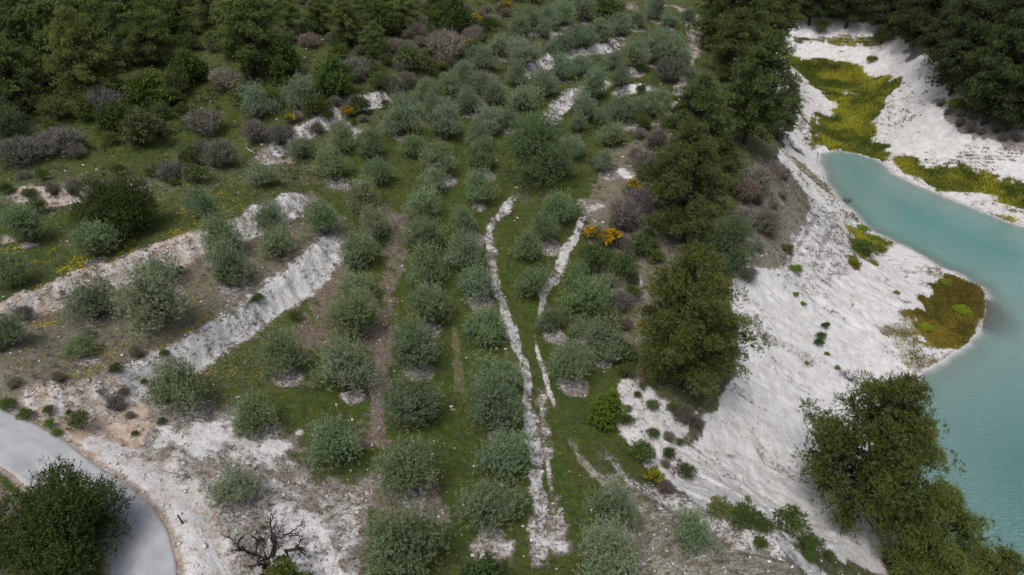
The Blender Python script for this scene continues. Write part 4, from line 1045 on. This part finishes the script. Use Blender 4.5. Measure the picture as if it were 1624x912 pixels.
def depth_m(x, y, z): return y * CP + (CZ - z) * SP
def put_tree(name, proto, px, py, w, label, cat, group, color, k=.42, rot=None, s_=1.12):
    x, y, z = base_of(px, py, w, k); x, y, z = float(x[0]), float(y[0]), float(z[0])
    s = w * depth_m(x, y, z) / F0 / proto[2] * s_
    root = bpy.data.objects.new(name, None); root.empty_display_size = .5; COL.objects.link(root)
    root.location = (x, y, z - .05); q_ = random.uniform(.86, 1.14); root.scale = (s * q_, s / q_, s * random.uniform(.9, 1.1)); root.rotation_euler = (0, 0, random.uniform(0, 6.28) if rot is None else rot)
    tag(root, label, cat, group)
    link('trunk', proto[0], None, root)
    c = link('crown', proto[1], None, root); c.color = (*color, 1)
    return root, (x, y, s * proto[2])
def tw(c): return (c[0] * 1.0, c[1] * 1.03, c[2] * .93)
def jit(c, a=.1):
    g = random.uniform(1 - a, 1 + a)
    return tuple(v * g * random.uniform(1 - a * .4, 1 + a * .4) for v in c)
def ordered(items, axis):
    key = (lambda i: -items[i][1]) if axis == 'near' else (lambda i: items[i][0])
    o = sorted(range(len(items)), key=key); r = [0] * len(items)
    for k, i in enumerate(o): r[i] = k
    return r
AXW = {'near': 'from the near end', 'lane': 'from the lane side'}
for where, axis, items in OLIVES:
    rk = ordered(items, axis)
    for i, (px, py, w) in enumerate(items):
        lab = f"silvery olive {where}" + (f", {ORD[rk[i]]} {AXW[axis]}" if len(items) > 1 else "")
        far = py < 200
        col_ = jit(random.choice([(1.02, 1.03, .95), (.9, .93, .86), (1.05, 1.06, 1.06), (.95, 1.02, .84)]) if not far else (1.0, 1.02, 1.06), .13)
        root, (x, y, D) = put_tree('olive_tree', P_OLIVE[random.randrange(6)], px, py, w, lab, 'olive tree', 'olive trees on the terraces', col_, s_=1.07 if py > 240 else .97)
for px, py, w, kind, lab, cat, colr in SINGLES:
    pr = {'wild': P_WILD, 'carob': P_CAROB, 'leafy': P_LEAFY}[kind]
    nm = {'wild': 'wild_olive_tree', 'carob': 'carob_tree', 'leafy': 'leafy_tree'}[kind] if cat == 'tree' else 'leafy_shrub'
    put_tree(nm, pr[random.randrange(len(pr))], px, py, w, lab, cat, None, colr)
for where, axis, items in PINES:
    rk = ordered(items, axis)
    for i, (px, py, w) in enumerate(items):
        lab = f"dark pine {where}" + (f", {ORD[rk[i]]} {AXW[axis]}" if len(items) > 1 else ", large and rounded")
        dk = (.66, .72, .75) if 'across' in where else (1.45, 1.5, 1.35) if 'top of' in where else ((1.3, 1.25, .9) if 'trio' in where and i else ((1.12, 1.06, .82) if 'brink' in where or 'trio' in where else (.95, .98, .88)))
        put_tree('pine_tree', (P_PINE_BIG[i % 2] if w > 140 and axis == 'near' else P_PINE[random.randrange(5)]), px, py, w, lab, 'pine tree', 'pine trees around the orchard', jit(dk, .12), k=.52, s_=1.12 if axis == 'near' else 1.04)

def put_shrub(kind, x, y, z, size, label, cat, group, color):
    nm = {TW: 'bare_bush', GR: 'green_bush', YL: 'gorse_bush', TN: 'plant_tuft'}[kind]
    pool = {TW: P_BARE, GR: P_DOME, YL: P_GORSE, TN: P_MOUND}[kind]
    me, D = pool[random.randrange(len(pool))]
    s = size / D
    if kind == YL:
        o = bpy.data.objects.new(nm, None); COL.objects.link(o)
        f = link('foliage', me[0], None, o); f.color = (1, 1, .7, 1); b = link('blossom', me[1], None, o); b.color = (*color, 1)
    else:
        o = link(nm, me); o.color = (*color, 1)
    o.location = (x, y, z - .03); o.scale = (s * random.uniform(.9, 1.1), s, s * random.uniform(.85, 1.15)); o.rotation_euler = (0, 0, random.uniform(0, 6.28))
    tag(o, label, cat, group); return o
CATW = {TW: 'bush', GR: 'bush', YL: 'gorse', TN: 'tuft'}
GRPW = {TW: 'grey leafless bushes', GR: 'green bushes', YL: 'flowering gorse bushes', TN: 'low tufts and mounds'}
for px, py, w, kind, colr, lab in SHRUBS:
    x, y, z = base_of(px, py, w, .28); x, y, z = float(x[0]), float(y[0]), float(z[0])
    put_shrub(kind, x, y, z, w * depth_m(x, y, z) / F0 * 1.02, lab, CATW[kind], GRPW[kind], jit(tw(colr) if kind == TW else colr, .05))
for poly, cnt, kinds, (s0, s1), where, axis in ZONES:
    P = np.array(poly, float); x0, y0 = P.min(0); x1, y1 = P.max(0); got = []; tries = 0
    while len(got) < cnt and tries < 4000:
        tries += 1
        q = (random.uniform(x0, x1), random.uniform(y0, y1))
        if not inside(P, np.array([q[0]]), np.array([q[1]]))[0]: continue
        x, y, z = (float(v[0]) for v in at(*q)); sz = random.uniform(s0, s1)
        if any(math.hypot(x - g[0], y - g[1]) < .42 * (sz + g[3]) for g in got): continue
        got.append((x, y, z, sz, random.choice(kinds), q))
    for kd in set(g[4] for g in got):
        gs = [g for g in got if g[4] == kd]; rk = ordered([g[5] for g in gs], axis)
        look = {TW: 'grey bare bush', GR: 'green bush'}[kd]
        for i, (x, y, z, sz, _, q) in enumerate(gs):
            colr = jit(random.choice([(1.05, 1.0, .95), (.85, .78, .74), (1.1, 1.12, 1.0)]), .15) if kd == TW else jit(random.choice([(.75, .85, .6), (.95, 1, .85), (.7, .8, .7), (.9, .95, .55)]), .15)
            put_shrub(kd, x, y, z, sz, f"{look} {where}, {ORD[rk[i]]} {AXW[axis]}", 'bush', GRPW[kd], colr)

# ------------------------------------------------------------------ small single things
def dead_tree(px, py, hgt):
    x, y, z = (float(v[0]) for v in at(px, py)); rg = np.random.default_rng(5); pb = PB()
    def grow(a, d, L, r, lev):
        b = a + d * L; limb(pb, rg, a, b, r, r * .6, 6, .35, 0, 5)
        if lev == 0: return
        for k in range(3 if lev > 1 else 4):
            nd = nrm(d + rg.normal(0, .75, 3) + np.array([0, 0, .1])); grow(a + (b - a) * rg.uniform(.5, 1), nd, L * rg.uniform(.55, .8), r * .55, lev - 1)
    for k in range(4):
        a = k * 1.6; grow(np.array([math.cos(a) * .15, math.sin(a) * .15, -.2]), nrm(np.array([math.cos(a) * .9, math.sin(a) * .9, .9])), hgt * .5, .14, 3)
    o = link('dead_tree', pb.mesh('dead_tree', [M_DARKBARK], True)); o.location = (x, y, z); o.scale = (1.0,) * 3
    tag(o, 'leafless blackened tree with twisted branches beside the gravel corner', 'dead tree')
dead_tree(430, 888, 3.1)
def twiggy(px, py, hgt, label, name='bare_sapling', mat=None):
    x, y, z = (float(v[0]) for v in at(px, py)); rg = np.random.default_rng(int(px)); pb = PB()
    for k in range(16):
        a = rg.uniform(0, 6.28); e = np.array([math.cos(a), math.sin(a), rg.uniform(.5, 1.6)]) * hgt * .55
        limb(pb, rg, (0, 0, -.1), e, .03, .012, 5, .3, 0, 4)
        for q in range(3): limb(pb, rg, e * .6, e * .8 + rg.normal(0, .25 * hgt, 3) * np.array([1, 1, .5]) + np.array([0, 0, .1]), .013, .006, 4, .3, 0, 3)
    o = link(name, pb.mesh(name, [mat or M_DARKBARK], True)); o.location = (x, y, z); tag(o, label, 'bush')
twiggy(1345, 603, 1.9, 'bare dark twiggy bush low on the white slope')
twiggy(1343, 322, 1.3, 'bare drowned bush standing at the water edge')
def post():
    x, y, z = (float(v[0]) for v in at(290, 830)); pb = PB()
    tube(pb, [(0, 0, -.3), (.01, 0, .4), (.0, .02, .78), (.0, .02, .80)], [.055, .05, .048, .01], 8)
    o = link('wooden_post', pb.mesh('wooden_post', [M_DARKBARK], True)); o.location = (x, y, z); o.rotation_euler = (.05, -.14, 0)
    tag(o, 'short dark wooden post standing on the pale dirt beside the lane', 'post')
post()
def log(px, py, L, rot, label, r=.09):
    x, y, z = (float(v[0]) for v in at(px, py)); pb = PB(); rg = np.random.default_rng(int(px))
    tube(pb, [(-L / 2, 0, .1), (-L / 4, .05, .16), (0, 0, .2), (L / 4, .06, .22), (L / 2, -.02, .3)], [r, r * 1.1, r, r * .8, r * .4], 8)
    limb(pb, rg, (-L / 2 + .1, 0, .12), (-L / 2 - .1, .2, .75), r * .7, r * .3, 5); limb(pb, rg, (0, 0, .2), (.3, .35, .5), r * .4, .02, 4)
    o = link('fallen_log', pb.mesh('fallen_log', [M_PALEWOOD], True)); o.location = (x, y, z); o.rotation_euler = (0, 0, rot); tag(o, label, 'log')
log(222, 355, 1.7, .1, 'short bleached log lying below the dark carob bush', .12)
log(398, 242, 2.6, -.9, 'thin bleached branch lying on the meadow bank', .06)
log(1350, 128, 2.5, .4, 'pale driftwood branch at the edge of the valley floor', .05)

# ------------------------------------------------------------------ ground litter: pebbles, tufts and grass (nobody could count them)
vis = (np.abs(Ag) < math.radians(44)) & (Rg < 200) & (Rg > 26)
dA = np.gradient(Rg, axis=0) * np.gradient(Ag, axis=1) * Rg
land = (g_dl > .3) & (g_dr > ROAD_W / 2 + .15) & vis
def pick(weight, n, seed):
    p = (weight * dA * land).ravel(); p = p / p.sum(); rg = np.random.default_rng(seed)
    k = rg.choice(p.size, n, p=p); v = V[:-1][k]
    return v + np.c_[rg.uniform(-.07, .07, (n, 2)), np.zeros(n)], k, rg
nearw = np.clip(60 / Rg, .15, 1.6) ** 2
def build_stones():
    n = 5200
    wgt = (GM[..., 1] * .8 + GM[..., 5] * 1.0 + GM[..., 2] * .9 + GM[..., 3] * .7 + g_face * 5 + .12) * nearw * np.where(GM[..., 1] > .9, .35, 1)
    P, k, rg = pick(wgt, n, 71)
    oct_ = np.array([(1, 0, 0), (0, 1, 0), (-1, 0, 0), (0, -1, 0), (0, 0, .8), (0, 0, -.6), (.6, .6, .35), (-.6, .6, .35), (-.6, -.6, .35), (.6, -.6, .35)], float)
    f = np.array([(4, 0, 6), (4, 6, 1), (4, 1, 7), (4, 7, 2), (4, 2, 8), (4, 8, 3), (4, 3, 9), (4, 9, 0), (0, 5, 1), (1, 5, 2), (2, 5, 3), (3, 5, 0), (6, 0, 1), (7, 1, 2), (8, 2, 3), (9, 3, 0)])
    s = .05 + .13 * rg.random(n) ** 3.2
    s = s * np.clip(Rg.ravel()[k] / 60, 1, 1.8)
    sh = oct_[None] * rg.uniform(.6, 1.25, (n, 10, 1)) * np.stack([s * rg.uniform(.8, 1.5, n), s * rg.uniform(.7, 1.2, n), s * rg.uniform(.5, .9, n)], -1)[:, None]
    a = rg.uniform(0, 6.28, n); c, si = np.cos(a)[:, None], np.sin(a)[:, None]
    X = sh[..., 0] * c - sh[..., 1] * si; Y = sh[..., 0] * si + sh[..., 1] * c
    VV = np.stack([X, Y, sh[..., 2]], -1) + P[:, None]
    FF = f[None] + (np.arange(n) * 10)[:, None, None]
    b = NB('chalk_stones'); at_ = b.n('ShaderNodeAttribute', attribute_name='tint')
    m = b.done(b.bsdf(b.ramp(at_.outputs['Fac'], [(0, (.30, .27, .24)), (.5, (.48, .45, .42)), (1, (.68, .65, .63))]), .95, .1, b.noise(9, 3), .5, .03).outputs[0])
    me = mesh_np('loose_stones', VV.reshape(-1, 3), FF.reshape(-1, 3), {'tint': ('FLOAT', np.repeat(rg.random(n), 10))})
    tag(link('loose_stones', me, m), 'loose chalk stones strewn over banks and bare soil', 'stones', None, 'stuff')
build_stones()
def tufts(name, label, cat, wgt, n, blades, hgt, wid, spread, mat, seed, lean=.6, tint=(0, 1), vary=0):
    P, k, rg = pick(wgt, n, seed)
    sc = np.clip(Rg.ravel()[k] / 60, .9, 2.0)
    b0 = P[:, None] + np.concatenate([rg.normal(0, 1, (n, blades, 2)) * spread * sc[:, None, None], np.zeros((n, blades, 1))], -1)
    b0[..., 2] -= .02
    d = nrm(np.concatenate([rg.normal(0, lean, (n, blades, 2)), np.ones((n, blades, 1))], -1))
    L = hgt * rg.uniform(.5, 1.3, (n, 1, 1)) * rg.uniform(.6, 1.2, (n, blades, 1)) * sc[:, None, None]
    sdv = nrm(np.cross(d, rg.normal(size=(n, blades, 3)))) * wid * sc[:, None, None]
    VV = np.stack([b0 - sdv, b0 + sdv, b0 + d * L], 2).reshape(-1, 3)
    T = np.repeat(np.clip(tint[0] + (tint[1] - tint[0]) * (.6 * rg.random((n, 1)) + .4 * rg.random((n, blades))), 0, 1).ravel(), 3)
    if vary: T = np.clip(T * (1 - vary) + vary * np.repeat(sstep(-.35, .4, fbm(P[:, 0], P[:, 1], 4.5, 3, 111)), blades * 3), 0, 1)
    me = mesh_np(name, VV, np.arange(len(VV)).reshape(-1, 3), {'tint': ('FLOAT', T)})
    tag(link(name, me, mat), label, cat, None, 'stuff')
M_GRASS = leaf_material('grass_blades', (.028, .044, .011), (.095, .115, .030), .2)
M_DRYG = leaf_material('dry_weeds', (.075, .075, .035), (.26, .235, .13), .1)
M_GREYW = leaf_material('grey_dwarf_weeds', (.06, .06, .045), (.20, .195, .165), .1)
M_WEED = leaf_material('leafy_weeds', (.040, .058, .020), (.15, .165, .065), .2)
M_FLOW = leaf_material('yellow_flowers', (.38, .30, .02), (.60, .50, .04), .1)
M_MOSS = leaf_material('shore_plants', (.045, .085, .016), (.42, .40, .04), .15)
M_RUST = leaf_material('rusty_shore_plants', (.07, .065, .015), (.33, .25, .035), .15)
grassy = np.clip(GM[..., 0] - .25, 0, 1)
tufts('grass', 'short green grass covering the orchard terraces', 'grass', grassy * nearw, 30000, 6, .16, .018, .09, M_GRASS, 81)
tufts('dry_weeds', 'straw and olive coloured weeds over rough ground', 'weeds', (GM[..., 7] + GM[..., 3] * .4) * nearw, 11000, 7, .16, .02, .08, M_DRYG, 83)
tufts('dwarf_scrub', 'grey-green dwarf weeds on stony ground and banks', 'weeds', (GM[..., 5] * 1.2 + GM[..., 7] * .6 + g_face * 1.8 + GM[..., 2] * .35 * (GM[..., 1] < .5)) * (GM[..., 1] < .93) * nearw, 10500, 14, .22, .026, .12, M_GREYW, 85, .9)
tufts('leafy_weeds', 'leafy green weeds mottling the meadow and scrub clearings', 'weeds', (GM[..., 0] > .3) * (GY > 55) * (GX < 14) * (.08 + sstep(-.05, .5, fbm(GX, GY, 3.5, 3, 121))) * np.clip((GY - 55) / 25 , 0, 1), 7500, 14, .30, .05, .2, M_WEED, 88, 1.0, vary=.5)
hx, hy, hz = at([60, 120, 200, 300, 90, 230, 180], [420, 440, 395, 330, 470, 540, 575])
fl = sum(np.exp(-((GX - a) ** 2 + (GY - b) ** 2) / 30) for a, b in zip(hx, hy)) * (GM[..., 0] > .3) * sstep(.0, .5, fbm(GX, GY, 1.8, 2, 91))
tufts('yellow_flowers', 'yellow wildflowers in patches on the terrace grass', 'flowers', fl, 900, 9, .14, .05, .14, M_FLOW, 87, 1.2)
mossw = GM[..., 4] ** 1.5 * (.3 + sstep(-.3, .5, fbm(GX, GY, 1.3, 3, 99))); pen = np.hypot(GX - SHX + 6, GY - SHY) < 13
tufts('shore_plants', 'yellow-green plants covering the valley floor and far shore', 'ground cover', mossw * ~pen, 13000, 8, .30, .035, .14, M_MOSS, 89, .8, vary=.7)
tufts('rusty_shore_plants', 'rusty olive plants covering the point beside the water', 'ground cover', mossw * pen, 4500, 8, .22, .03, .14, M_RUST, 90, .8, vary=.5)
tufts('marl_tufts', 'tiny tufts dotted over the white marl', 'tufts', (GM[..., 1] > .9) * (GX > 12) * sstep(-.1, .5, fbm(GX, GY, 6, 2, 95)) * (g_dl > .8) * sstep(30, 4, g_dl), 1500, 14, .14, .03, .12, M_DRYG, 97, .9)
